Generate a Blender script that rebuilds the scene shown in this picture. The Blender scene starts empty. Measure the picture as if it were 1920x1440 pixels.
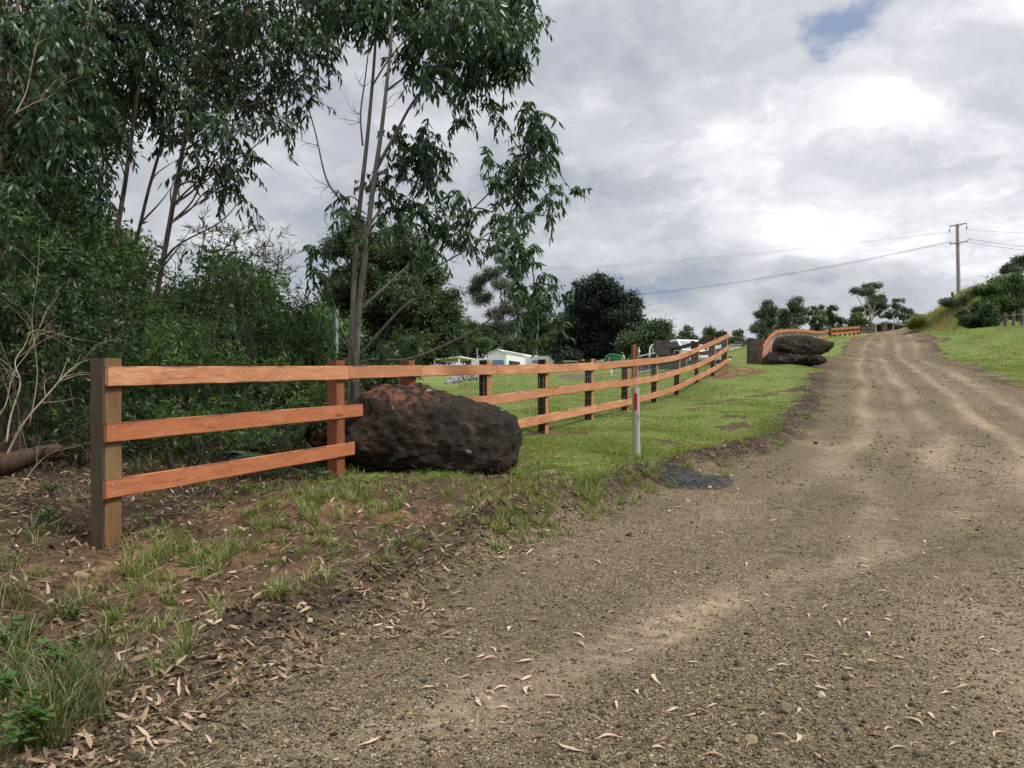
import bpy, math, random
import numpy as np
from mathutils import Vector, Matrix

SC = bpy.context.scene
COL = SC.collection
F = 1440.0          # focal length in photo pixels (photo 1920 wide)
HOR = 735.0         # row of the eye-level line
EYE = 1.55          # eye height above the road
R = np.random.default_rng(7)

def at(px, py, d):
    """point seen at photo pixel (px,py), d metres ahead"""
    return np.array([(px-960.0)/F*d, d, EYE-(py-HOR)/F*d])
def X(px, d): return (px-960.0)/F*d
def unit(v): return v/np.maximum(np.linalg.norm(v, axis=-1, keepdims=True), 1e-9)

# ------------------------------------------------------------------ objects
def tag(o, label=None, cat=None, group=None, kind=None):
    if label: o['label'] = label
    if cat: o['category'] = cat
    if group: o['group'] = group
    if kind: o['kind'] = kind
    return o
def root(name, loc, label, cat, group=None, rz=0.0):
    o = bpy.data.objects.new(name, None); COL.objects.link(o)
    o.location = Vector([float(v) for v in loc]); o.rotation_euler = (0, 0, rz)
    o.empty_display_size = .2
    return tag(o, label, cat, group)
def mesh(name, V, tris=None, quads=None, mats=(), attrs=None, smooth=False, mi=None, ngons=None):
    V = np.asarray(V, dtype=np.float32).reshape(-1, 3)
    me = bpy.data.meshes.new(name)
    if ngons is not None:
        me.from_pydata(V.tolist(), [], ngons)
        nf = len(ngons)
    else:
        parts, starts, s = [], [], 0
        if tris is not None and len(tris):
            t = np.asarray(tris, dtype=np.int32).reshape(-1, 3); parts.append(t.ravel()); starts.append(np.arange(len(t))*3); s = len(t)*3
        if quads is not None and len(quads):
            q = np.asarray(quads, dtype=np.int32).reshape(-1, 4); parts.append(q.ravel()); starts.append(s+np.arange(len(q))*4)
        li = np.concatenate(parts); ls = np.concatenate(starts).astype(np.int32)
        nf = len(ls)
        me.vertices.add(len(V)); me.vertices.foreach_set('co', V.ravel())
        me.loops.add(len(li)); me.loops.foreach_set('vertex_index', li)
        me.polygons.add(nf); me.polygons.foreach_set('loop_start', ls)
        me.update(calc_edges=True)
    for m in (mats if isinstance(mats, (list, tuple)) else [mats]): me.materials.append(m)
    if mi is not None: me.polygons.foreach_set('material_index', np.asarray(mi, dtype=np.int32))
    if smooth: me.polygons.foreach_set('use_smooth', np.ones(nf, dtype=bool))
    for k, a in (attrs or {}).items():
        a = np.asarray(a, dtype=np.float32)
        if a.ndim == 1:
            at_ = me.attributes.new(k, 'FLOAT', 'POINT'); at_.data.foreach_set('value', a)
        elif a.shape[1] == 3:
            at_ = me.attributes.new(k, 'FLOAT_VECTOR', 'POINT'); at_.data.foreach_set('vector', a.ravel())
        else:
            at_ = me.attributes.new(k, 'FLOAT_COLOR', 'POINT'); at_.data.foreach_set('color', a.ravel())
    me.update()
    return me
def obj(name, me, parent=None, loc=None):
    o = bpy.data.objects.new(name, me); COL.objects.link(o)
    if parent is not None: o.parent = parent
    if loc is not None: o.location = Vector([float(v) for v in loc])
    return o

class MB:
    """small hard-surface mesh collector: boxes, tubes, prisms -> one mesh"""
    def __init__(s): s.V = []; s.F = []; s.M = []
    def _add(s, V, Fs, m=0):
        b = len(s.V); s.V += [tuple(float(c) for c in v) for v in V]; s.F += [[i+b for i in f] for f in Fs]; s.M += [m]*len(Fs); return s
    def box(s, c, size, rz=0.0, m=0, bev=0.0, ry=0.0):
        sx, sy, sz = [v/2 for v in size]
        if bev > 0:
            b = bev; P = []
            for z, i in ((-sz, b), (-sz+b, 0), (sz-b, 0), (sz, b)):
                for x, y in ((-1, -1), (1, -1), (1, 1), (-1, 1)):
                    P.append((x*(sx-i), y*(sy-i), z))
            Fs = [[3, 2, 1, 0], [12, 13, 14, 15]]
            for k in range(3):
                for j in range(4):
                    Fs.append([k*4+j, k*4+(j+1) % 4, k*4+4+(j+1) % 4, k*4+4+j])
        else:
            P = [(x*sx, y*sy, z*sz) for z in (-1, 1) for x, y in ((-1, -1), (1, -1), (1, 1), (-1, 1))]
            Fs = [[3, 2, 1, 0], [4, 5, 6, 7], [0, 1, 5, 4], [1, 2, 6, 5], [2, 3, 7, 6], [3, 0, 4, 7]]
        ca, sa = math.cos(rz), math.sin(rz); cb, sb = math.cos(ry), math.sin(ry)
        Q = []
        for x, y, z in P:
            x, z = x*cb+z*sb, -x*sb+z*cb
            Q.append((c[0]+x*ca-y*sa, c[1]+x*sa+y*ca, c[2]+z))
        return s._add(Q, Fs, m)
    def prism(s, prof, y0, y1, m=0):
        """profile in local x,z swept along y"""
        n = len(prof); P = [(x, y0, z) for x, z in prof]+[(x, y1, z) for x, z in prof]
        Fs = [list(range(n)), list(range(2*n-1, n-1, -1))]+[[i, i+n, (i+1) % n+n, (i+1) % n] for i in range(n)]
        return s._add(P, Fs, m)
    def tube(s, pts, rad, n=8, m=0):
        V, Q, T = tube_np(np.array(pts, float), np.broadcast_to(np.array(rad, float), (len(pts),)), n)
        return s._add(V.tolist(), [list(map(int, q)) for q in Q]+[list(map(int, t)) for t in T], m)
    def quad(s, a, b, c, d, m=0): return s._add([a, b, c, d], [[0, 1, 2, 3]], m)
    def disc(s, c, r, axis='y', w=.2, n=18, m=0):
        d = {'x': (1, 0, 0), 'y': (0, 1, 0), 'z': (0, 0, 1)}[axis]; d = np.array(d, float)
        return s.tube([np.array(c)-d*w/2, np.array(c)+d*w/2], r, n, m)
    def make(s, name, mats, parent=None, smooth=False):
        me = mesh(name, s.V, ngons=s.F, mats=mats, mi=s.M, smooth=smooth)
        return obj(name, me, parent)

def tube_np(P, rad, n=8, cap=True):
    k = len(P)
    T = np.gradient(P, axis=0) if k > 2 else np.repeat((P[1:]-P[:1]), 2, 0)
    T = unit(T)
    ref = np.array([0, 0, 1.0]) if abs(T[0, 2]) < .9 else np.array([1.0, 0, 0])
    A = unit(np.cross(T, ref)); B = np.cross(T, A)
    th = np.arange(n)*2*np.pi/n
    V = P[:, None, :]+rad[:, None, None]*(np.cos(th)[None, :, None]*A[:, None, :]+np.sin(th)[None, :, None]*B[:, None, :])
    V = V.reshape(-1, 3)
    i = np.arange(k-1)[:, None]*n; j = np.arange(n)[None, :]; j2 = (j+1) % n
    Q = np.stack([i+j, i+j2, i+n+j2, i+n+j], -1).reshape(-1, 4)
    Ts = []
    if cap:
        c0, c1 = len(V), len(V)+1
        V = np.vstack([V, P[:1], P[-1:]])
        jj = np.arange(n); jj2 = (jj+1) % n
        Ts = np.concatenate([np.stack([np.full(n, c0), jj2, jj], -1), np.stack([np.full(n, c1), (k-1)*n+jj, (k-1)*n+jj2], -1)])
    return V, Q, np.array(Ts, dtype=int).reshape(-1, 3)
def tubes_mesh(name, paths, mats, n=6, smooth=True, origin=(0, 0, 0)):
    Vs, Qs, Ts, b = [], [], [], 0
    for P, r in paths:
        V, Q, T = tube_np(np.asarray(P, float)-np.asarray(origin, float), np.asarray(r, float), n)
        Vs.append(V); Qs.append(Q+b); Ts.append(T+b); b += len(V)
    return mesh(name, np.vstack(Vs), np.vstack(Ts), np.vstack(Qs), mats, smooth=smooth)
def smooth_path(pts, k=6):
    """Catmull-Rom resample of a polyline (m,c)"""
    P = np.asarray(pts, float)
    if len(P) < 3: return np.array([P[0]+(P[-1]-P[0])*t for t in np.linspace(0, 1, k+1)])
    E = np.vstack([2*P[0]-P[1], P, 2*P[-1]-P[-2]]); out = []
    for i in range(1, len(E)-2):
        for t in np.arange(k)/k:
            a, b, c, d = E[i-1], E[i], E[i+1], E[i+2]
            out.append(.5*((2*b)+(c-a)*t+(2*a-5*b+4*c-d)*t*t+(3*b-a-3*c+d)*t**3))
    out.append(E[-2]); return np.array(out)

# ------------------------------------------------------------------ noise
def vnoise(x, y, seed=0):
    xi, yi = np.floor(x).astype(np.int64), np.floor(y).astype(np.int64); fx, fy = x-xi, y-yi
    fx, fy = fx*fx*(3-2*fx), fy*fy*(3-2*fy)
    def h(a, b):
        n = (a*374761393+b*668265263+seed*974634777) & 0x7fffffff
        n = ((n ^ (n >> 13))*1274126177) & 0x7fffffff
        return ((n ^ (n >> 16)) & 0xffff)/65535.0
    return (h(xi, yi)*(1-fx)+h(xi+1, yi)*fx)*(1-fy)+(h(xi, yi+1)*(1-fx)+h(xi+1, yi+1)*fx)*fy
def fbm(x, y, seed=0, o=4):
    s, a, t = 0, 1.0, 0
    for k in range(o):
        s = s+a*vnoise(x*2**k+17*k, y*2**k-9*k, seed+k); t += a; a *= .5
    return s/t
def sstep(a, b, x):
    t = np.clip((x-a)/(b-a), 0, 1); return t*t*(3-2*t)

# ------------------------------------------------------------------ terrain
ROADD = [-60, 0, 3, 6, 8, 10, 12, 15, 20, 30, 45, 70, 100, 130, 200, 700]
ROADZ = [0, 0, 0, 0, .05, .16, .33, .62, 1.1, 2.22, 3.8, 6.5, 9.4, 10.1, 10.3, 10.5]
XLD = [-60, 0, 3, 4, 5, 6, 7.5, 9, 10, 12, 15, 20, 30, 45, 70, 100, 130, 700]
XLX = [-4, -2.6, -1.9, -1.5, -1.05, -.65, .15, 1.05, 1.7, 3.3, 5.65, 8.0, 12.5, 19.7, 32.3, 47.5, 66, 500]
XRD = [-60, 0, 10, 20, 26.5, 31, 44, 62, 85, 100, 130, 700]
XRX = [6, 8, 11, 14.6, 17.6, 18.9, 24.4, 32.7, 44, 52.5, 71, 506]
def zroad(d): return np.interp(d, ROADD, ROADZ)
def xL(y): return np.interp(y, XLD, XLX)
def xR(y): return np.interp(y, XRD, XRX)

P_PX = [216, 643, 775, 920, 1028, 1113, 1180, 1234, 1276, 1312, 1342, 1365]
P_D = [6.8, 9.75, 11.5, 13.2, 15, 17.3, 19.6, 22, 24.6, 27, 29, 30.8]
P_TOP = [672, 675.5, 675.6, 675.6, 674, 673, 676, 665, 658, 645, 631.7, 622]
P_GR = [1031, 894, 858, 832, 812, 788, 769.5, 754.5, 741, 718, 704, 683.5]
RT = [687.5, 686.3, 685, 684, 683, 680.3, 674.5, 671, 663.6, 649, 636.5, 626]
RM = [792, 759.5, 750, 741, 726.5, 717.3, 711.5, 702, 690.5, 678.8, 664.5, 648.5]
RB = [897, 831, 813, 796, 775.5, 760, 747, 734, 719, 700.5, 686.3, 671.5]
FX = np.array([X(p, d) for p, d in zip(P_PX, P_D)]); FY = np.array(P_D, float)
def xF(y): return np.interp(y, np.r_[0, FY, 40, 700], np.r_[-6.5, FX, 9, -60])

CP = []
def cp(px, py, d): CP.append(at(px, py, d))
for d in (0, 3, 4.5, 6, 8, 10, 12, 15, 20, 30, 45, 70, 100, 130, 200):
    z = float(zroad(d)); a, b = float(xL(d)), float(xR(d))
    for t in (0.12, .5, 1.0): CP.append(np.array([a+(b-a)*t, d, z]))
for p, g, d in zip(P_PX, P_GR, P_D): cp(p, g, d)
for q in [(50, 950, 7.4), (0, 1085, 5.6), (300, 1200, 4.9), (100, 1330, 3.9), (560, 930, 8.2), (900, 905, 9.6), (1060, 880, 10.6), (1190, 857, 12),
          (1300, 850, 12.6), (1450, 780, 17.5), (1500, 722, 25), (1545, 692, 33), (1240, 692, 39), (1416, 683, 40), (1480, 683, 33), (1540, 681, 35),
          (1400, 690, 36), (1556, 634, 72), (1613, 626, 90), (1560, 645, 50), (1634, 624, 95), (1660, 622, 118), (1920, 725, 26.5), (1905, 690, 34),
          (1850, 632, 58), (1920, 611, 52), (1830, 618, 55), (1750, 628, 78), (1720, 617, 90), (1760, 590, 86), (1800, 566, 82), (1860, 574, 80), (1930, 566, 80),
          (1800, 552, 96), (1000, 760, 21), (1000, 735, 29), (1000, 712, 48), (1000, 702, 75), (950, 694, 115), (1150, 735, 31), (1150, 706, 55), (1150, 692, 90),
          (1290, 690, 48), (1380, 662, 105), (1390, 680, 60), (1000, 690, 150), (1200, 682, 140), (880, 712, 62), (1440, 668, 45), (1480, 650, 58), (1480, 634, 80), (1540, 630, 84), (1470, 632, 105), (1560, 627, 105), (1600, 622, 110)]: cp(*q)
for q in [(-5, 9, .5), (-8, 12, .6), (-15, 20, 1), (-2.2, 14, .72), (-8, 25, 1.2), (-20, 40, 2), (-10, 50, 2.2), (-40, 60, 3), (-40, 120, 5), (-6, 5, .2), (-12, 8, .5), (-30, 5, .5),
          (-100, 40, 3), (-10, -10, 0), (10, -10, 0), (0, -50, 0), (-60, -40, 0), (60, -40, .5), (20, 12, .7), (30, 20, 2), (60, 60, 8), (100, 100, 12), (60, 100, 11.5), (200, 60, 10),
          (-150, 250, 7), (0, 250, 8), (100, 250, 9.5), (250, 250, 9.5), (0, 600, 8), (-300, 600, 7), (300, 600, 9), (-500, 100, 5), (500, 100, 9)]: CP.append(np.array(q, float))
CP = np.array(CP)
def _uv(x, y): return np.stack([np.arcsinh(x/5.0), np.arcsinh(y/5.0)], -1)
_C = _uv(CP[:, 0], CP[:, 1])
def _k(r2): return .5*r2*np.log(r2+1e-9)
def _fit():
    n = len(_C); D = ((_C[:, None]-_C[None])**2).sum(-1)
    A = np.zeros((n+3, n+3)); A[:n, :n] = _k(D)+np.eye(n)*2e-4; A[:n, n] = 1; A[:n, n+1:] = _C; A[n, :n] = 1; A[n+1:, :n] = _C.T
    b = np.zeros(n+3); b[:n] = CP[:, 2]; return np.linalg.solve(A, b)
_W = _fit()
def H0(x, y):
    x = np.asarray(x, float); y = np.asarray(y, float); sh = x.shape; x = x.ravel(); y = y.ravel()
    out = np.empty(len(x))
    for i in range(0, len(x), 20000):
        U = _uv(x[i:i+20000], y[i:i+20000]); n = len(_C)
        D = ((U[:, None]-_C[None])**2).sum(-1)
        out[i:i+20000] = _k(D)@_W[:n]+_W[n]+U@_W[n+1:]
    return out.reshape(sh)
def relief(x, y):
    """small real bumps: rough bank beside the road, gentle ruts on it"""
    s = xL(y)-x
    near = 1/(1+(np.maximum(y, 0)/16.0)**2)
    bank = np.exp(-((s-.45)/.38)**2)*sstep(2.5, 5, y)
    rough = sstep(-.15, .25, s)*sstep(14, 8, y)
    z = bank*(.16*near+.05)*(.2+1.4*fbm(x*1.9, y*1.9, 3))*sstep(40, 12, y)
    z = z-np.exp(-((s+.12)/.2)**2)*.04*sstep(20, 8, y)*fbm(x*1.1, y*1.1, 44, 2)*1.6
    z = z+rough*((fbm(x*4.5, y*4.5, 5)-.5)*.15+(fbm(x*13, y*13, 9, 3)-.5)*.085)
    z = z+(1-rough)*(fbm(x*.9, y*.9, 11)-.5)*.045+(1-rough)*(fbm(x*16, y*16, 12, 2)-.5)*.010*near
    mid = .5*(xL(y)+xR(y)); w = .5*(xR(y)-xL(y)); q = (x-mid)/w
    rut = np.exp(-((q+.35)/.13)**2)+np.exp(-((q-.3)/.13)**2)
    z = z-rut*.06*sstep(9, 20, y)*(abs(q) < 1.2)-tracks(x, y)*.022*sstep(30, 8, y)
    z = z+sstep(-.1, -.5, s)*(fbm((x*.9-y*.43)*2.2, (x*.43+y*.9)*.5, 45, 3)-.5)*.05*near
    return z
def H(x, y):
    x = np.asarray(x, float); y = np.asarray(y, float)
    return H0(x, y)+relief(x, y)
def h(x, y): return float(H(np.array([x]), np.array([y]))[0])
_DG = np.exp(np.linspace(np.log(2.2), np.log(220), 260))
def hit(px, py):
    """where the line of sight through a photo pixel meets the ground"""
    px = np.atleast_1d(np.asarray(px, float)); py = np.atleast_1d(np.asarray(py, float)); out = np.full((len(px), 3), np.nan)
    for i in range(len(px)):
        x = (px[i]-960)/F*_DG; z = EYE-(py[i]-HOR)/F*_DG
        g = H(x, _DG)-z; k = np.argmax(g > 0)
        if g[k] > 0 and k > 0:
            t = -g[k-1]/(g[k]-g[k-1]); d = _DG[k-1]+t*(_DG[k]-_DG[k-1]); out[i] = [(px[i]-960)/F*d, d, EYE-(py[i]-HOR)/F*d]
    return out
def ground(px, d):
    x = X(px, d); return np.array([x, d, h(x, d)])

def masks(x, y):
    s = xL(y)-x; sr = x-xR(y); n1 = fbm(x*.8, y*.8, 21); n2 = fbm(x*.22, y*.22, 22); n3 = fbm(x*2.5, y*2.5, 23)
    wob = (n1-.5)*1.1*np.clip(np.hypot(x, y)/12, .35, 3)
    road = sstep(-.22, .25, -s+wob*.45)*sstep(.3, -.3, sr+wob)
    # driveway to the gate + gravel pad in the paddock
    dx = np.interp(y, [30, 33, 37, 41, 60, 80], [15, 13.4, 11.6, 10.2, 8.5, 8]); dw = np.interp(y, [30, 34, 41, 60], [2.6, 2.0, 1.8, 1.5])
    drive = sstep(1.15, .75, np.abs(x-dx)/dw+(n1-.5)*.5)*sstep(31, 33, y)*sstep(62, 52, y)*(s > -1)
    pad = sstep(1.1, .7, np.hypot((x-5.3-(y-58)*.02)/1.9, (y-60)/15)+(n1-.5)*.5)
    strip = sstep(1.2, .5, np.abs((y-(20.2+(x-4.8)*.95)))/.45+(n3-.5)*1.6)*sstep(4.6, 5.6, x)*sstep(10.6, 9, x)*.55
    lawnL = sstep(8.6, 11.2, y+(n1-.5)*3)*sstep(.3, .9, s+wob*.6)
    inside = x < xF(y)-.15
    forest = sstep(-.095, -.14, x/np.maximum(y, 1)+(n2-.5)*.05)*sstep(4, 8, y)*(inside | (y > 40))
    lawnL = np.where(inside & (y < 12.5), lawnL*.5, lawnL)*(1-forest)
    lawnR = sstep(.2, 1.1, sr+wob)*sstep(8, 16, y)
    grass = np.clip(lawnL+lawnR, 0, 1)
    patch = sstep(.565, .68, n3*.55+n1*.45)*sstep(30, 14, y)*.8
    e12 = np.exp(-(((x-8.3)/1.3)**2+((y-28.7)/1.6)**2))
    base = sum(np.exp(-(((x-fx)/.5)**2+((y-fy)/.55)**2)) for fx, fy in zip(FX[3:], FY[3:]))
    grass = grass*(1-np.clip(patch+strip*1.3*sstep(.3, .6, n3+.12)+e12*1.1*sstep(.3, .55, n3+.1)+base*.55*sstep(.4, .6, n3), 0, 1))
    grass = grass*(1-.75*drive)*(1-.9*pad)
    near = sstep(.1, .5, s)*sstep(10.5, 8.5, y)*(.02+.26*sstep(.5, .64, n1*.6+n3*.4))
    grass = np.clip(np.maximum(grass, near*(1-road)), 0, 1)*(1-road)
    red = np.exp(-(((x+3.0)/1.1)**2+((y-6.35)/.55)**2))+.75*np.exp(-(((x+1.7)/1.1)**2+((y-7.9)/.5)**2))+e12+.5*base
    red = np.clip(red*1.15*sstep(.36, .66, n3*.7+n1*.3+.08), 0, 1)*(1-road)
    stony = np.clip(np.maximum(road, np.maximum(drive*.8, pad))+.8*sstep(np.where(y < 6.5, 1.0, .42), .05, s+wob*.6)*sstep(-.5, 0, s), 0, 1)
    return road, grass, red, stony
def edge_mask(x, y):
    s = xL(y)-x; n = fbm(x*1.4, y*1.4, 51); n3 = fbm(x*5, y*5, 52)
    return np.clip(np.exp(-((s-.42+(n-.5)*.7)/(.22+.02*y))**2)*sstep(.34, .55, n*.4+n3*.6)*1.5*sstep(3, 5, y)*sstep(34, 18, y), 0, 1)
def tracks(x, y):
    s = (x-xL(y)); w = np.maximum(xR(y)-xL(y), 1); n = fbm(x*.35, y*.35, 31)-.5; n2 = fbm(x*1.3, y*1.3, 32); n4 = fbm(x*.5+y*.2, y*.12, 34)
    t = 0
    for q, wd, a in ((.17, .030, .8), (.38, .034, 1.1), (.58, .036, 1.25), (.78, .045, 1.0), (.28, .014, .5), (.67, .016, .6)):
        t = t+a*np.exp(-((s/w-q-n*.07)/wd)**2)*sstep(9, 16, y)
    def arc(pts, wd):
        P = np.array(pts); px = np.interp(y, P[:, 1], P[:, 0]); return np.exp(-((x-px-n*.8)/(wd*(.6+1.1*n4)))**2)*sstep(P[0, 1]-.6, P[0, 1]+.8, y)*sstep(P[-1, 1]+4, P[-1, 1]-.5, y)
    t = t+.75*arc([(-.95, 3.2), (-.2, 4.0), (.75, 5.0), (1.9, 6.0), (3.3, 7.5), (4.6, 10), (5.8, 14)], .30)
    t = t+.65*arc([(.6, 4.6), (1.5, 5.6), (2.7, 6.7), (4.4, 8.2), (6.5, 11), (8.4, 15)], .34)
    t = t+.55*arc([(2.2, 3.2), (2.7, 4.0), (3.6, 5.2), (5.5, 8), (8, 12)], .5)+.5*arc([(2.0, 8.5), (3.6, 10.5), (6.0, 13.5), (9.0, 18)], .3)+.45*arc([(5, 5.5), (7.2, 8), (9.5, 12)], .4)
    u = x*.9-y*.43; v = x*.43+y*.9; n5 = fbm(u*1.5, v*.22, 35); n6 = fbm(u*3.2, v*.5, 36)
    far = sstep(9, 17, y)
    t = t*((1-far)*(.3+.9*sstep(.34, .62, n2*.5+n5*.5))+far*(.5+.9*sstep(.34, .56, n5*.6+n6*.4)))
    return np.clip(t*.85, 0, 1)
# ------------------------------------------------------------------ materials
class N:
    """tiny node-graph helper"""
    def __init__(s, tree): s.t = tree; tree.nodes.clear()
    def add(s, typ, props=None, **inp):
        n = s.t.nodes.new(typ)
        for k, v in (props or {}).items(): setattr(n, k, v)
        for k, v in inp.items():
            key = int(k[1:]) if k[0] == 'i' and k[1:].isdigit() else k.replace('_', ' ')
            s.set(n.inputs[key], v)
        return n
    def set(s, sock, v):
        if isinstance(v, bpy.types.NodeSocket): s.t.links.new(v, sock)
        elif isinstance(v, bpy.types.Node): s.t.links.new(v.outputs[0], sock)
        else:
            try: sock.default_value = v
            except Exception: sock.default_value = tuple(v)+(1.0,)
    def m(s, op, a, b=0.0, c=0.0, clamp=False): return s.add('ShaderNodeMath', {'operation': op, 'use_clamp': clamp}, i0=a, i1=b, i2=c).outputs[0]
    def vm(s, op, a, b=(0, 0, 0), sc=None):
        n = s.add('ShaderNodeVectorMath', {'operation': op}, i0=a, i1=b)
        if sc is not None: s.set(n.inputs['Scale'], sc)
        return n.outputs['Value'] if op in ('DOT_PRODUCT', 'LENGTH', 'DISTANCE') else n.outputs[0]
    def mix(s, f, a, b, mode='MIX'):
        n = s.add('ShaderNodeMix', {'data_type': 'RGBA', 'blend_type': mode}); s.set(n.inputs[0], f); s.set(n.inputs[6], a); s.set(n.inputs[7], b); return n.outputs[2]
    def noise(s, vec, scale, detail=4.0, rough=.55, dist=0.0, col=False):
        n = s.add('ShaderNodeTexNoise', None, Scale=scale, Detail=detail, Roughness=rough, Distortion=dist); s.set(n.inputs['Vector'], vec); return n.outputs[1 if col else 0]
    def vor(s, vec, scale, feat='F1', rnd=1.0):
        n = s.add('ShaderNodeTexVoronoi', {'feature': feat}, Scale=scale, Randomness=rnd); s.set(n.inputs['Vector'], vec); return n
    def ramp(s, f, pts, interp='LINEAR'):
        n = s.add('ShaderNodeValToRGB', None, Fac=f); e = n.color_ramp; e.interpolation = interp
        while len(e.elements) < len(pts): e.elements.new(.5)
        for el, (p, c) in zip(e.elements, pts):
            el.position = p; el.color = tuple(c)+(1,) if isinstance(c, (tuple, list)) else (c, c, c, 1)
        return n.outputs[0]
    def step(s, v, a, b): return s.add('ShaderNodeMapRange', {'interpolation_type': 'SMOOTHSTEP'}, Value=v, i1=a, i2=b).outputs[0]
    def attr(s, name): return s.add('ShaderNodeAttribute', {'attribute_name': name})
    def bump(s, hgt, strength=.4, dist=.01, normal=None):
        n = s.add('ShaderNodeBump', None, Strength=strength, Distance=dist, Height=hgt)
        if normal is not None: s.set(n.inputs['Normal'], normal)
        return n.outputs[0]
def mat(name):
    m = bpy.data.materials.new(name); m.use_nodes = True; g = N(m.node_tree)
    out = g.add('ShaderNodeOutputMaterial'); p = g.add('ShaderNodeBsdfPrincipled'); g.t.links.new(p.outputs[0], out.inputs[0])
    p.inputs['Roughness'].default_value = .7; p.inputs['Specular IOR Level'].default_value = .3
    return m, g, p, out
def plain(name, col, rough=.6, metal=0.0, spec=.4, var=.12, scale=6.0):
    m, g, p, _ = mat(name); tc = g.add('ShaderNodeTexCoord').outputs['Object']
    f = g.noise(tc, scale, 5); c = g.mix(g.m('MULTIPLY', f, 1.0), tuple(v*(1-var) for v in col), tuple(min(1, v*(1+var)) for v in col))
    g.set(p.inputs['Base Color'], c); g.set(p.inputs['Roughness'], g.m('ADD', g.m('MULTIPLY', f, .2), rough-.1)); p.inputs['Metallic'].default_value = metal; p.inputs['Specular IOR Level'].default_value = spec
    return m

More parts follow.
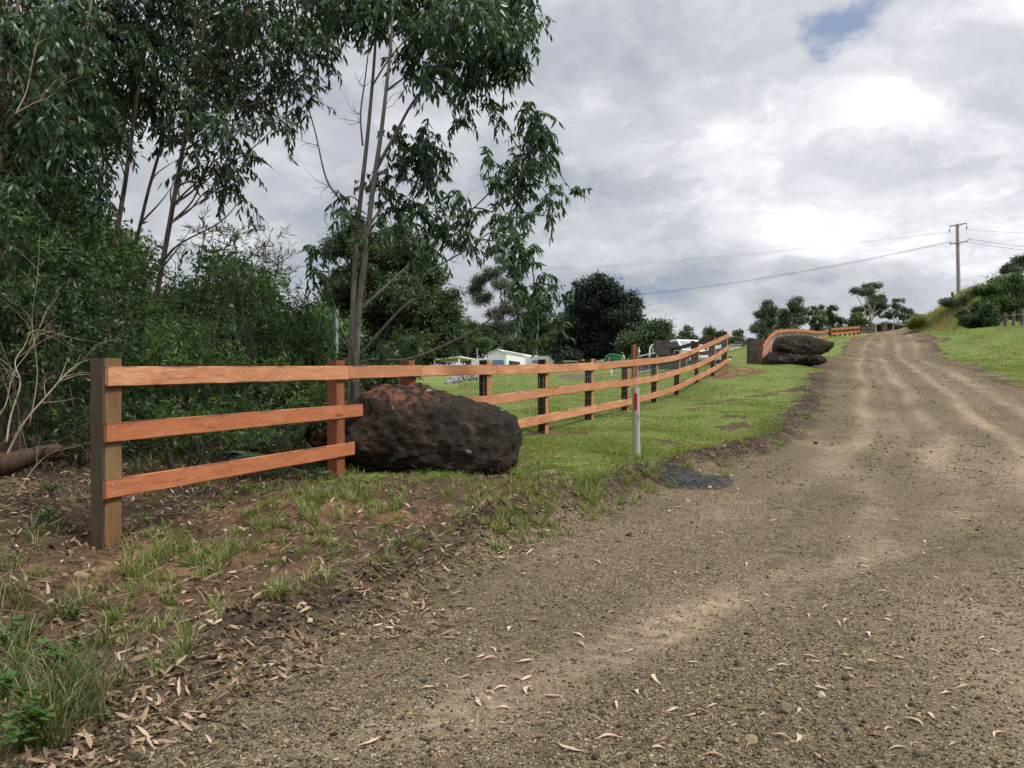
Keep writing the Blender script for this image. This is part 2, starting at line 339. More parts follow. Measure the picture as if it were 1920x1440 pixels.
def mat_ground():
    m, g, p, out = mat('earth_and_grass')
    pos = g.add('ShaderNodeNewGeometry').outputs['Position']
    z = g.attr('zone').outputs['Color']; sep = g.add('ShaderNodeSeparateColor', None, Color=z)
    road, grass, red = sep.outputs[0], sep.outputs[1], sep.outputs[2]
    stony = g.attr('stony').outputs['Fac']; trk = g.attr('track').outputs['Fac']; edge = g.attr('edge').outputs['Fac']; wood = g.attr('forest').outputs['Fac']
    flat = g.vm('MULTIPLY', pos, (1, 1, .3))
    nf = g.noise(flat, 9, 6, .65); nm = g.noise(flat, 1.3, 5, .6); nl = g.noise(flat, .3, 4, .55); sx = g.add('ShaderNodeSeparateXYZ', None, Vector=pos); along = g.add('ShaderNodeCombineXYZ', None, X=g.m('SUBTRACT', g.m('MULTIPLY', sx.outputs[0], .9), g.m('MULTIPLY', sx.outputs[1], .43)), Y=g.m('MULTIPLY', g.m('ADD', g.m('MULTIPLY', sx.outputs[0], .43), g.m('MULTIPLY', sx.outputs[1], .9)), .22), Z=0.0).outputs[0]; na = g.noise(along, 1.6, 6, .62); nh = g.noise(flat, 55, 3, .6)
    # gravel: dusty base with many small stones
    v1 = g.vor(flat, 75); v2 = g.vor(flat, 30); v3 = g.vor(flat, 150)
    cell = g.add('ShaderNodeSeparateColor', None, Color=v1.outputs['Color']).outputs[0]; cell2 = g.add('ShaderNodeSeparateColor', None, Color=v2.outputs['Color']).outputs[0]
    cell3 = g.add('ShaderNodeSeparateColor', None, Color=v3.outputs['Color']).outputs[1]
    stone = g.ramp(cell, [(0, (.036, .028, .020)), (.28, (.092, .071, .048)), (.62, (.17, .132, .090)), (.85, (.29, .235, .155)), (.965, (.50, .43, .31))])
    stone2 = g.ramp(cell2, [(0, (.038, .034, .03)), (.45, (.10, .086, .068)), (.8, (.23, .185, .13)), (1, (.40, .345, .26))])
    fine = g.ramp(cell3, [(0, (.06, .047, .032)), (.6, (.145, .112, .075)), (1, (.31, .25, .17))])
    edge1 = g.step(v1.outputs['Distance'], .62, .25)
    big = g.m('MULTIPLY', g.step(cell2, .70, .74), g.step(v2.outputs['Distance'], .5, .32))
    grav = g.mix(edge1, fine, stone); grav = g.mix(big, grav, stone2)
    dust = g.mix(nf, (.245, .20, .142), (.355, .295, .21))
    smooth = g.m('MULTIPLY', g.m('ADD', g.m('MULTIPLY', trk, .95), g.m('MULTIPLY', g.step(na, .5, .68), .42), clamp=True), g.m('ADD', .45, g.m('MULTIPLY', g.step(nf, .35, .6), .55)))
    grav = g.mix(g.m('MULTIPLY', smooth, g.m('SUBTRACT', 1.0, g.m('MULTIPLY', g.m('MAXIMUM', g.m('MULTIPLY', g.step(cell, .62, .75), edge1), big), .75))), grav, dust)
    grav = g.mix(g.m('MULTIPLY', g.step(nl, .42, .62), .40), grav, (.105, .083, .057)); clod = g.noise(g.vm('MULTIPLY', flat, (1, 1, 1)), 4.2, 8, .72, .4); grav = g.mix(g.m('MULTIPLY', g.step(g.m('ADD', g.m('MULTIPLY', clod, .6), g.m('MULTIPLY', na, .4)), .50, .62), g.m('SUBTRACT', .70, g.m('MULTIPLY', smooth, .55))), grav, g.mix(edge1, (.040, .031, .022), (.085, .066, .045)))
    grav = g.mix(1.0, grav, (.955, .91, .835), 'MULTIPLY')
    # soils
    soil = g.ramp(g.m('ADD', g.m('MULTIPLY', nf, .6), g.m('MULTIPLY', nh, .4)), [(.28, (.022, .014, .009)), (.48, (.060, .040, .024)), (.64, (.12, .082, .05)), (.78, (.22, .16, .10))])
    wsoil = g.ramp(nf, [(.3, (.018, .013, .009)), (.55, (.055, .038, .025)), (.75, (.13, .095, .06))])
    soil = g.mix(wood, soil, wsoil)
    rsoil = g.ramp(nf, [(.3, (.09, .045, .024)), (.55, (.20, .105, .060)), (.75, (.36, .22, .14))])
    soil = g.mix(g.m('MULTIPLY', red, g.step(nm, .3, .5), clamp=True), soil, rsoil)
    soilst = g.mix(g.m('MULTIPLY', g.step(cell, .72, .8), edge1), soil, stone)
    soil = g.mix(g.m('MULTIPLY', stony, .8), soil, soilst)
    soil = g.mix(g.m('MULTIPLY', stony, g.step(nf, .42, .6)), soil, g.mix(.55, soil, grav))
    # grass sward
    gr = g.ramp(g.m('ADD', g.m('MULTIPLY', nf, .5), g.m('MULTIPLY', nl, .5)), [(.3, (.088, .125, .027)), (.5, (.14, .185, .043)), (.7, (.205, .23, .075))])
    gr = g.mix(g.m('MULTIPLY', g.step(nm, .52, .75), .5), gr, (.27, .235, .12)); gr = g.mix(g.m('MULTIPLY', g.step(nh, .6, .42), .4), gr, (.06, .08, .022))
    gf = g.step(g.m('ADD', grass, g.m('MULTIPLY', g.m('SUBTRACT', nf, .5), .55)), .32, .62)
    base = g.mix(gf, soil, gr)
    rf = g.step(g.m('ADD', road, g.m('MULTIPLY', g.m('SUBTRACT', g.m('ADD', g.m('MULTIPLY', nf, .6), g.m('MULTIPLY', nh, .4)), .5), .9)), .38, .62)
    rf = g.m('MAXIMUM', rf, g.m('MULTIPLY', g.m('MULTIPLY', stony, g.m('SUBTRACT', 1.0, gf)), g.step(wood, .5, 0.0)), clamp=True)
    rf = g.m('MINIMUM', rf, g.m('ADD', g.m('MULTIPLY', road, 1.6), g.m('MULTIPLY', stony, .42)), clamp=True)
    base = g.mix(g.m('MULTIPLY', edge, .85), base, g.mix(g.step(nf, .4, .62), (.022, .016, .011), (.075, .054, .036)))
    rf = g.m('MULTIPLY', rf, g.m('SUBTRACT', 1.0, g.m('MULTIPLY', edge, .8)))
    c = g.mix(rf, base, grav)
    c = g.mix(.10, c, nf, 'OVERLAY')
    g.set(p.inputs['Base Color'], c); p.inputs['Roughness'].default_value = .92; p.inputs['Specular IOR Level'].default_value = .12
    hg = g.m('ADD', g.m('MULTIPLY', edge1, g.m('SUBTRACT', 1.0, g.m('MULTIPLY', smooth, .8))), g.m('MULTIPLY', big, 1.4))
    hg = g.m('ADD', g.m('MULTIPLY', hg, g.m('MAXIMUM', rf, g.m('MULTIPLY', stony, .8))), g.m('MULTIPLY', g.m('ADD', nf, g.m('MULTIPLY', nh, .5)), g.m('SUBTRACT', 1.7, rf)))
    g.set(p.inputs['Normal'], g.bump(hg, .75, .012))
    return m

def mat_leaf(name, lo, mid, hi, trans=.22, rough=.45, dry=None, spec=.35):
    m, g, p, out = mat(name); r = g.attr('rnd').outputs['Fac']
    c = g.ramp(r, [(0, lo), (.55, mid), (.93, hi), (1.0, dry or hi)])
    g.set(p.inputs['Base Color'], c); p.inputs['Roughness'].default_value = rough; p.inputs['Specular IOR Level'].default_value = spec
    t = g.add('ShaderNodeBsdfTranslucent', None, Color=g.mix(1.0, c, (1.5, 1.6, .7), 'MULTIPLY'))
    mx = g.add('ShaderNodeMixShader', None, Fac=trans); g.t.links.new(p.outputs[0], mx.inputs[1]); g.t.links.new(t.outputs[0], mx.inputs[2]); g.t.links.new(mx.outputs[0], out.inputs[0])
    return m
def mat_wood(name, lo, mid, hi, dark=(.02, .012, .008), stain=.5, rough=.62, along=1.0, grey=None, edged=0.0):
    m, g, p, _ = mat(name); a = g.attr('wood').outputs['Vector']; rnd = g.add('ShaderNodeObjectInfo').outputs['Random']
    off = g.vm('ADD', a, g.add('ShaderNodeCombineXYZ', None, X=g.m('MULTIPLY', rnd, 37.0), Y=g.m('MULTIPLY', rnd, 11.0), Z=0.0).outputs[0])
    st = g.vm('MULTIPLY', off, (.9*along, 14, 14)); warp = g.noise(off, 2.2, 3, .5)
    st = g.vm('ADD', st, g.add('ShaderNodeCombineXYZ', None, X=0.0, Y=g.m('MULTIPLY', warp, 5.0), Z=g.m('MULTIPLY', warp, 3.0)).outputs[0])
    grain = g.noise(st, 1.6, 8, .68, .6); fine = g.noise(g.vm('MULTIPLY', off, (5, 90, 90)), 1.0, 4, .6)
    tone = g.noise(g.vm('MULTIPLY', off, (1.4, 3, 3)), 1.0, 3, .5)
    c = g.ramp(g.m('ADD', g.m('MULTIPLY', grain, .65), g.m('MULTIPLY', tone, .35)), [(.3, lo), (.5, mid), (.7, hi)])
    c = g.mix(g.m('MULTIPLY', g.m('SUBTRACT', fine, .35), .55, clamp=True), c, lo)
    c = g.mix(g.m('MULTIPLY', g.m('SUBTRACT', rnd, .25), .75, clamp=True), c, g.mix(.45, lo, mid))
    kn = g.vor(g.vm('MULTIPLY', off, (1.3, 5, 5)), 1.0); kc = g.add('ShaderNodeSeparateColor', None, Color=kn.outputs['Color']).outputs[0]; c = g.mix(g.m('MULTIPLY', g.m('MULTIPLY', g.step(kc, .70, .74), g.step(g.m('ADD', kn.outputs['Distance'], g.m('MULTIPLY', g.m('SUBTRACT', grain, .5), .12)), .17, .06)), .85), c, dark)
    asp = g.add('ShaderNodeSeparateXYZ', None, Vector=a); eg = g.m('MAXIMUM', g.step(asp.outputs[1], -.022, -.002), g.step(asp.outputs[1], -.148, -.170)); c = g.mix(g.m('MULTIPLY', g.m('MULTIPLY', eg, g.step(g.noise(g.vm('MULTIPLY', off, (2.2, 9, 9)), 1.0, 5, .65), .42, .62)), edged), c, dark)
    crack = g.m('MULTIPLY', g.step(g.noise(g.vm('MULTIPLY', off, (.8, 22, 22)), 1.5, 5, .7, 1.2), .63, .70), stain)
    blot = g.m('MULTIPLY', g.step(g.noise(g.vm('MULTIPLY', off, (1.6, 6, 6)), 1.3, 6, .7, .8), .57, .74), stain*.8)
    c = g.mix(g.m('MAXIMUM', crack, blot), c, dark)
    if grey: c = g.mix(g.m('MULTIPLY', g.step(tone, .35, .65), .7), c, grey)
    g.set(p.inputs['Base Color'], c); p.inputs['Roughness'].default_value = rough; p.inputs['Specular IOR Level'].default_value = .25
    g.set(p.inputs['Normal'], g.bump(g.m('SUBTRACT', g.m('ADD', g.m('MULTIPLY', fine, .5), grain), crack), .35, .006))
    return m
def mat_bark(name, lo, hi, sc=3.0, stain=(.05, .04, .035)):
    m, g, p, _ = mat(name); tc = g.add('ShaderNodeTexCoord').outputs['Object']
    st = g.noise(g.vm('MULTIPLY', tc, (sc*4, sc*4, sc*.6)), 1.5, 6, .65, .5); n = g.noise(tc, sc*.8, 4)
    c = g.mix(g.step(st, .3, .7), lo, hi); c = g.mix(g.m('MULTIPLY', g.step(n, .5, .7), .55), c, stain)
    g.set(p.inputs['Base Color'], c); p.inputs['Roughness'].default_value = .85; p.inputs['Specular IOR Level'].default_value = .15; g.set(p.inputs['Normal'], g.bump(st, .5, .01)); return m
def mat_rock(name, top=True):
    m, g, p, _ = mat(name); ge = g.add('ShaderNodeNewGeometry'); tc = g.add('ShaderNodeTexCoord').outputs['Object']
    n1 = g.noise(tc, 2.2, 7, .65); n2 = g.noise(tc, 9, 6, .7); n3 = g.noise(tc, 30, 4, .6)
    c = g.ramp(g.m('ADD', g.m('MULTIPLY', n1, .5), g.m('MULTIPLY', n2, .5)), [(.3, (.008, .007, .006)), (.48, (.024, .019, .015)), (.62, (.055, .040, .027)), (.78, (.13, .10, .065))])
    if top:
        up = g.add('ShaderNodeSeparateXYZ', None, Vector=tc)
        hz = g.step(g.m('ADD', up.outputs[2], g.m('MULTIPLY', g.m('SUBTRACT', n1, .5), .9)), .93, 1.16)
        lf = g.step(up.outputs[0], .62, -.15)
        rd = g.m('MULTIPLY', g.m('MULTIPLY', hz, lf), g.m('MULTIPLY', g.step(n2, .44, .60), .7), clamp=True)
        c = g.mix(rd, c, g.mix(n3, (.16, .055, .024), (.36, .15, .075)))
        sc = g.m('MULTIPLY', g.step(g.noise(g.vm('ADD', tc, (4, 2, 0)), 2.6, 5, .7, .6), .60, .68), g.step(up.outputs[0], .25, -.3))
        c = g.mix(g.m('MULTIPLY', sc, .8), c, (.21, .085, .045))
    lv = g.vor(g.vm('ADD', tc, g.vm('SCALE', g.noise(tc, 7, 3, .6, 0, True), sc=.12)), 7.0); lc = g.add('ShaderNodeSeparateColor', None, Color=lv.outputs['Color']).outputs[0]
    wob = g.m('ADD', lv.outputs['Distance'], g.m('MULTIPLY', g.m('SUBTRACT', n3, .5), .25))
    li = g.m('MULTIPLY', g.step(lc, .9, .93), g.step(g.m('ADD', wob, g.m('MULTIPLY', g.m('SUBTRACT', n2, .5), .5)), .30, .22))
    c = g.mix(g.m('MULTIPLY', li, .75), c, (.30, .31, .26))
    g.set(p.inputs['Base Color'], c); p.inputs['Roughness'].default_value = .9; p.inputs['Specular IOR Level'].default_value = .18
    g.set(p.inputs['Normal'], g.bump(g.m('ADD', g.m('ADD', n2, g.m('MULTIPLY', n3, .5)), g.m('MULTIPLY', g.add('ShaderNodeTexVoronoi', {'feature': 'DISTANCE_TO_EDGE'}, Vector=g.vm('ADD', tc, g.vm('SCALE', g.noise(tc, 3, 4, .6, 0, True), sc=.35)), Scale=3.2).outputs[0], 1.5)), 1.0, .05)); return m

M = {}
M['ground'] = mat_ground()
M['gum'] = mat_leaf('gum_leaf', (.024, .052, .026), (.047, .094, .040), (.10, .168, .070), .30, .36, (.16, .11, .05))
M['gum2'] = mat_leaf('dark_gum_leaf', (.022, .046, .024), (.042, .080, .036), (.09, .148, .062), .28, .36, (.18, .10, .04))
M['bush'] = mat_leaf('bush_leaf', (.020, .043, .017), (.041, .080, .026), (.095, .155, .045), .26, .45)
M['bush2'] = mat_leaf('light_bush_leaf', (.026, .052, .016), (.058, .104, .028), (.13, .195, .055), .3, .5)
M['wattle'] = mat_leaf('wattle_leaf', (.03, .058, .022), (.062, .108, .036), (.13, .19, .06), .28, .45)
M['far'] = mat_leaf('far_leaf', (.032, .055, .026), (.065, .10, .042), (.14, .18, .075), .2, .6)
M['fargum'] = mat_leaf('far_gum_leaf', (.042, .065, .044), (.08, .112, .07), (.16, .195, .125), .2, .6)
M['fig'] = mat_leaf('fig_leaf', (.010, .018, .014), (.020, .034, .022), (.042, .06, .036), .08, .55)
M['lime'] = mat_leaf('light_tree_leaf', (.035, .065, .018), (.07, .115, .03), (.135, .19, .055), .25, .55)
M['yellow'] = mat_leaf('yellow_bush_leaf', (.09, .11, .02), (.17, .19, .035), (.3, .29, .06), .25, .6)
M['grass'] = mat_leaf('grass_blade', (.07, .105, .024), (.125, .175, .042), (.20, .245, .075), .3, .55, (.36, .29, .16), .2)
M['lawn'] = mat_leaf('lawn_blade', (.08, .125, .024), (.132, .19, .036), (.20, .245, .065), .3, .6, (.30, .24, .12), .15)
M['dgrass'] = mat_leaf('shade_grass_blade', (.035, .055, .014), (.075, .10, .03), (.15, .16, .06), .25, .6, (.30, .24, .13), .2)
M['straw'] = mat_leaf('straw', (.15, .11, .06), (.26, .2, .11), (.40, .32, .19), .1, .8, None, .1)
M['tallgrass'] = mat_leaf('tall_grass_blade', (.16, .175, .075), (.265, .25, .12), (.39, .34, .20), .3, .7, (.48, .38, .24), .1)
M['weed'] = mat_leaf('weed_leaf', (.04, .085, .022), (.07, .135, .034), (.12, .20, .055), .3, .5)
M['fern'] = mat_leaf('fern_leaf', (.05, .095, .055), (.09, .155, .09), (.15, .22, .13), .25, .6)
M['litter'] = mat_leaf('dry_leaf', (.075, .048, .03), (.27, .18, .12), (.50, .38, .28), .08, .75, (.62, .50, .38), .15)
M['dryleaf'] = mat_leaf('road_leaf', (.13, .07, .045), (.36, .24, .165), (.56, .43, .33), .08, .7, (.55, .36, .12), .2)
M['rail'] = mat_wood('sawn_hardwood', (.24, .072, .032), (.46, .170, .074), (.63, .29, .145), (.05, .022, .013), .95, .62, edged=.8)
M['rail_pale'] = mat_wood('sawn_hardwood_pale', (.27, .10, .045), (.51, .235, .118), (.69, .385, .215), (.06, .03, .02), .95, .62, edged=.8)
M['post_pale'] = mat_wood('post_pale_face', (.24, .10, .035), (.40, .20, .085), (.52, .29, .14), (.06, .035, .02), .5)
M['post_dark'] = mat_wood('post_dark_face', (.028, .016, .011), (.06, .034, .022), (.105, .06, .037), (.012, .008, .006), .5, .85)
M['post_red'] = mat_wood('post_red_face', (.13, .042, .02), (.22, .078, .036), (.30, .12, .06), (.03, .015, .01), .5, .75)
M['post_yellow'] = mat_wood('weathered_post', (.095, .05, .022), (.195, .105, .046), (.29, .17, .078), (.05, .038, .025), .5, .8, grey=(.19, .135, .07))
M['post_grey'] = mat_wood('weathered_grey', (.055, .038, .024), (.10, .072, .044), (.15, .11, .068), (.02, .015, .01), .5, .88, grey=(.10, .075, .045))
M['stick'] = mat_wood('bundle_timber', (.05, .042, .036), (.10, .085, .072), (.17, .15, .13), (.02, .018, .016), .6, .9)
M['bark'] = mat_bark('gum_bark', (.10, .088, .072), (.22, .195, .165))
M['bark_dark'] = mat_bark('dark_bark', (.045, .036, .03), (.12, .095, .075), 3.0, (.03, .025, .022))
M['bark_mid'] = mat_bark('brown_bark', (.085, .062, .048), (.20, .155, .12), 3.0, (.06, .045, .036))
M['bark_pale'] = mat_bark('pale_bark', (.25, .23, .2), (.45, .42, .38), 2.0, (.16, .14, .12))
M['dead'] = mat_bark('dead_wood', (.17, .13, .085), (.33, .26, .18), 6.0, (.09, .065, .042))
M['log'] = mat_bark('rotten_log', (.03, .019, .012), (.085, .052, .033), 6.0)
M['rock'] = mat_rock('boulder_rock'); M['rock2'] = mat_rock('dark_rock', False)
M['wire'] = plain('galvanised_wire', (.30, .31, .30), .45, .6)
M['cable'] = plain('cable', (.10, .11, .12), .7)
M['steel'] = plain('galvanised_steel', (.36, .38, .38), .5, .4)
M['nail'] = plain('nail_head', (.55, .5, .45), .4, .5)
M['white'] = plain('white_paint', (.84, .85, .85), .4, 0, .5, .04, 2)
M['cream'] = plain('cream_paint', (.74, .73, .69), .55, 0, .4, .05, 2)
M['roofgrey'] = plain('grey_roof', (.25, .26, .27), .5, 0, .4, .1, 2)
M['panel'] = plain('roof_panel', (.06, .065, .10), .25, 0, .6)
M['blue'] = plain('blue_door', (.14, .21, .30), .5)
M['black'] = plain('black_rubber', (.02, .02, .02), .8)
M['glass'] = plain('dark_glass', (.03, .035, .04), .12, 0, .6); M['glass2'] = plain('grey_glass', (.20, .225, .25), .15, 0, .6)
M['green'] = plain('green_paint', (.012, .15, .055), .35, 0, .5); M['rust'] = plain('rusty_red', (.18, .055, .035), .7); M['pgreen'] = plain('pale_green_paint', (.20, .34, .27), .6)
M['grey'] = plain('grey_stone', (.22, .22, .22), .9, 0, .2, .4, 9); M['red'] = plain('red_reflector', (.30, .012, .018), .35, 0, .6, .15)
M['marker'] = mat_wood('marker_timber', (.25, .245, .20), (.40, .395, .33), (.52, .51, .44), (.10, .095, .07), .55, .85)
M['pole'] = mat_wood('pole_timber', (.20, .17, .15), (.33, .29, .26), (.42, .38, .34), (.10, .085, .07), .3, .9)
M['skin'] = plain('skin', (.45, .28, .2), .6)
M['shirt'] = plain('pale_cloth', (.62, .60, .54), .8)
def mat_stone():
    m, g, p, _ = mat('loose_stone'); r = g.attr('rnd').outputs['Fac']; tc = g.add('ShaderNodeNewGeometry').outputs['Position']; n = g.noise(tc, 60, 4)
    c = g.ramp(r, [(0, (.028, .024, .018)), (.3, (.078, .062, .042)), (.55, (.16, .125, .078)), (.8, (.31, .24, .135)), (.93, (.37, .32, .24)), (1, (.50, .46, .38))])
    g.set(p.inputs['Base Color'], g.mix(.35, c, n, 'OVERLAY')); p.inputs['Roughness'].default_value = .9; p.inputs['Specular IOR Level'].default_value = .15; g.set(p.inputs['Normal'], g.bump(n, .5, .006)); return m
M['stone'] = mat_stone()
M['clod'] = mat_leaf('earth_clod', (.022, .015, .010), (.085, .060, .038), (.26, .20, .13), .0, .95, (.34, .29, .22), .08)

# ------------------------------------------------------------------ terrain mesh
def axis(a, b, n): return 5*np.sinh(np.linspace(np.arcsinh(a/5), np.arcsinh(b/5), n))
def build_ground():
    gx = axis(-700, 700, 760); gy = np.concatenate([axis(-120, 1.5, 60)[:-1], axis(1.5, 1400, 800)])
    Xg, Yg = np.meshgrid(gx, gy); x, y = Xg.ravel(), Yg.ravel()
    z = H(x, y); V = np.stack([x, y, z], -1)
    road, grass, red, stony = masks(x, y); trk = tracks(x, y); edg = edge_mask(x, y)
    forest = sstep(-.03, -.09, x/np.maximum(y, 1))*sstep(-.2, .6, xF(y)-x)*sstep(4.5, 7.5, y)
    nx, ny = len(gx), len(gy)
    i = np.arange(ny-1)[:, None]*nx; j = np.arange(nx-1)[None, :]
    Q = np.stack([i+j, i+j+1, i+nx+j+1, i+nx+j], -1).reshape(-1, 4)
    isroad = road[Q].mean(1) > .5
    zone = np.stack([road, grass, red, np.ones_like(x)], -1)
    for name, sel in (('ground', ~isroad), ('road', isroad)):
        q = Q[sel]; used = np.unique(q); idx = np.zeros(len(V), int); idx[used] = np.arange(len(used))
        me = mesh(name, V[used], None, idx[q], M['ground'], dict(zone=zone[used], stony=stony[used], track=trk[used], edge=edg[used], forest=forest[used]), smooth=True)
        tag(obj(name, me), kind='structure')
build_ground()
# ------------------------------------------------------------------ foliage
class Fol:
    def __init__(s): s.V = []; s.T = []; s.Q = []; s.r = []; s.n = 0
    def leaf6(s, P, D, S, L, W, curl, rnd):
        D = unit(D); S = unit(S-D*(S*D).sum(-1, keepdims=True)); Nn = np.cross(D, S); L = L[:, None]; W = W[:, None]; C = (S*.8+Nn*.6)*curl[:, None]
        m1 = P+D*L*.33+C*L*.03; m2 = P+D*L*.70+C*L*.10
        v = np.stack([P, m1+S*W*.5+Nn*W*.12, m1-S*W*.5+Nn*W*.12, m2+S*W*.34+Nn*W*.08, m2-S*W*.34+Nn*W*.08, P+D*L+C*L*.24], 1)
        n = len(P); b = s.n+np.arange(n)[:, None]*6
        s.V.append(v.reshape(-1, 3)); s.T.append(np.concatenate([b+np.array([[0, 2, 1]]), b+np.array([[3, 4, 5]])])); s.Q.append(b+np.array([[1, 2, 4, 3]])); s.r.append(np.repeat(rnd, 6)); s.n += n*6
    def leaf4(s, P, D, S, L, W, rnd, fold=.15):
        D = unit(D); S = unit(S-D*(S*D).sum(-1, keepdims=True)); Nn = np.cross(D, S); L = L[:, None]; W = W[:, None]
        m = P+D*L*.45
        v = np.stack([P, m+S*W*.5+Nn*W*fold, P+D*L-Nn*L*.06, m-S*W*.5+Nn*W*fold], 1)
        n = len(P); b = s.n+np.arange(n)[:, None]*4
        s.V.append(v.reshape(-1, 3)); s.Q.append(b+np.array([[0, 3, 2, 1]])); s.r.append(np.repeat(rnd, 4)); s.n += n*4
    def blade(s, P, D, B, L, W, rnd, w2=.7):
        """grass blade: root P, up-dir D, bend vector B (horizontal)"""
        S = unit(np.cross(D, B)+1e-6); L = L[:, None]; W = W[:, None]
        m = P+D*L*.55+B*L*.16; t = P+D*L*.88+B*L*.55
        v = np.stack([P-S*W*.5, P+S*W*.5, m+S*W*w2*.5, m-S*W*w2*.5, t], 1)
        n = len(P); b = s.n+np.arange(n)[:, None]*5
        s.V.append(v.reshape(-1, 3)); s.Q.append(b+np.array([[0, 1, 2, 3]])); s.T.append(b+np.array([[3, 2, 4]])); s.r.append(np.repeat(rnd, 5)); s.n += n*5
    def mesh(s, name, m, origin=(0, 0, 0), twigs=None, tm=None):
        if twigs:
            nl = sum(len(t) for t in s.T)+0; q0 = sum(len(q) for q in s.Q); tt, tq = [], []
            for P, r in twigs:
                v, q, t = tube_np(np.asarray(P, float), np.asarray(r, float), 3); s.V.append(v); tq.append(q+s.n); tt.append(t+s.n); s.r.append(np.zeros(len(v))); s.n += len(v)
            tt = np.vstack(tt); tq = np.vstack(tq); T = s.T+[tt]; Q = s.Q+[tq]
            mi = np.concatenate([np.zeros(nl), np.ones(len(tt)), np.zeros(q0), np.ones(len(tq))])
            return mesh(name, np.vstack(s.V)-np.asarray(origin, float), np.vstack(T), np.vstack(Q), [m, tm], dict(rnd=np.concatenate(s.r)), mi=mi)
        V = np.vstack(s.V)-np.asarray(origin, float)
        return mesh(name, V, np.vstack(s.T) if s.T else None, np.vstack(s.Q) if s.Q else None, m, dict(rnd=np.concatenate(s.r)))
def rdir(n, r=R): return unit(r.normal(size=(n, 3)))
def rball(n, r=R, p=.5):
    return rdir(n, r)*(r.random(n)**p)[:, None]

def sprays(f, clumps, L, W, per=1.0, droop=.75, six=True, nleaf=12, slen=.34, seed=1, up=0.0, lv=.25, paths=None, out=.5, p=.45):
    """leafy sprigs through each clump (centre, radii): short twigs with hanging (or rising) leaves"""
    r = np.random.default_rng(seed)
    for c, rad in clumps:
        c = np.asarray(c, float); rad = np.asarray(rad, float)
        area = np.pi*rad[0]*rad[2]; ns = max(3, int(per*area/(slen*slen*.55)))
        q = rball(ns, r, p); base = c+q*rad*.82; a = unit(q*out+rdir(ns, r)*.7+np.array([0, 0, up])); ln = slen*r.uniform(.6, 1.3, ns)
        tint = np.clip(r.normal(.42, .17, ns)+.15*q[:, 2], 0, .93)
        k = np.arange(nleaf); t = (k[None]+r.random((ns, nleaf)))/nleaf
        dz = np.stack([np.zeros_like(t), np.zeros_like(t), -.45*droop*t*t*ln[:, None]], -1)
        P = (base[:, None]+a[:, None]*(ln[:, None]*t)[..., None]+dz).reshape(-1, 3); n = len(P)
        D = unit(rdir(n, r)*.55+np.repeat(a, nleaf, 0)*(.55 if droop < .5 else .3)+np.array([0, 0, -droop+up*.5]))
        S = rdir(n, r); LL = L*r.uniform(.65, 1.25, n); WW = W*r.uniform(.75, 1.2, n); rn = np.clip(np.repeat(tint, nleaf)+r.normal(0, lv*.5, n), 0, .95); rn[r.random(n) < .004] = 1
        if six: f.leaf6(P, D, S, LL, WW, r.choice([-1.0, 1.0], n)*r.uniform(.2, 1.1, n), rn)
        else: f.leaf4(P, D, S, LL, WW, rn)
        if paths is not None:
            m = min(ns, max(3, int(ns*.2)))
            for i in r.choice(ns, m, replace=False):
                s0 = c+(base[i]-c)*.15; e = base[i]+a[i]*ln[i]*.9+np.array([0, 0, -.3*droop*ln[i]]); mid = (s0+base[i])/2+r.normal(size=3)*.04
                paths.append((np.array([s0, mid, base[i], e]), np.array([.009, .007, .005, .002])*(slen/.34)))
def puffs(f, clumps, L, W, cover=2.6, seed=1, droop=.25, sub=None, fill=2.3):
    """distant crowns: every clump is broken into leafy tufts with gaps between them"""
    r = np.random.default_rng(seed)
    for c, rad in clumps:
        c = np.asarray(c, float); rad = np.asarray(rad, float); sr = sub or max(.28*min(rad), L*1.2)
        ns = int(max(7, fill*(rad[0]*rad[2])/(sr*sr))); q = rball(ns, r, .38); cen = c+q*rad*.85
        nl = max(8, int(cover*np.pi*sr*sr/(L*W*.5))); 
        g = r.normal(size=(ns, nl, 3))*.5; g[..., 2] = g[..., 2]*.8+.1
        P = (cen[:, None]+g*sr).reshape(-1, 3); n = len(P)
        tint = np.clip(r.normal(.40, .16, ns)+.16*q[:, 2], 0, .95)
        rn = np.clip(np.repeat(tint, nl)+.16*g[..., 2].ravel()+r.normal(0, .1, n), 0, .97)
        f.leaf4(P, rdir(n, r)+np.array([0, 0, -droop]), rdir(n, r), L*r.uniform(.6, 1.3, n), W*r.uniform(.7, 1.3, n), rn)

def clumps_px(lst, d, sx=1.0, ox=0.0, oy=0.0, dep=None, seed=3, flat=1.0, dsp=.5):
    """clumps given by where they show in the photo; each gets its own true depth and thickness"""
    r = np.random.default_rng(seed); out = []
    for q in lst:
        px, py, rx, ry = [v for v in q[:4]]; px, py, rx, ry = px/sx+ox, py/sx+oy, rx/sx, ry/sx
        dd = d+(q[4] if len(q) > 4 else 0)+r.uniform(-1, 1)*dsp
        out.append((at(px, py, dd), np.array([rx/F*dd, max(rx, ry)*.9/F*dd*flat, ry/F*dd])))
    return out

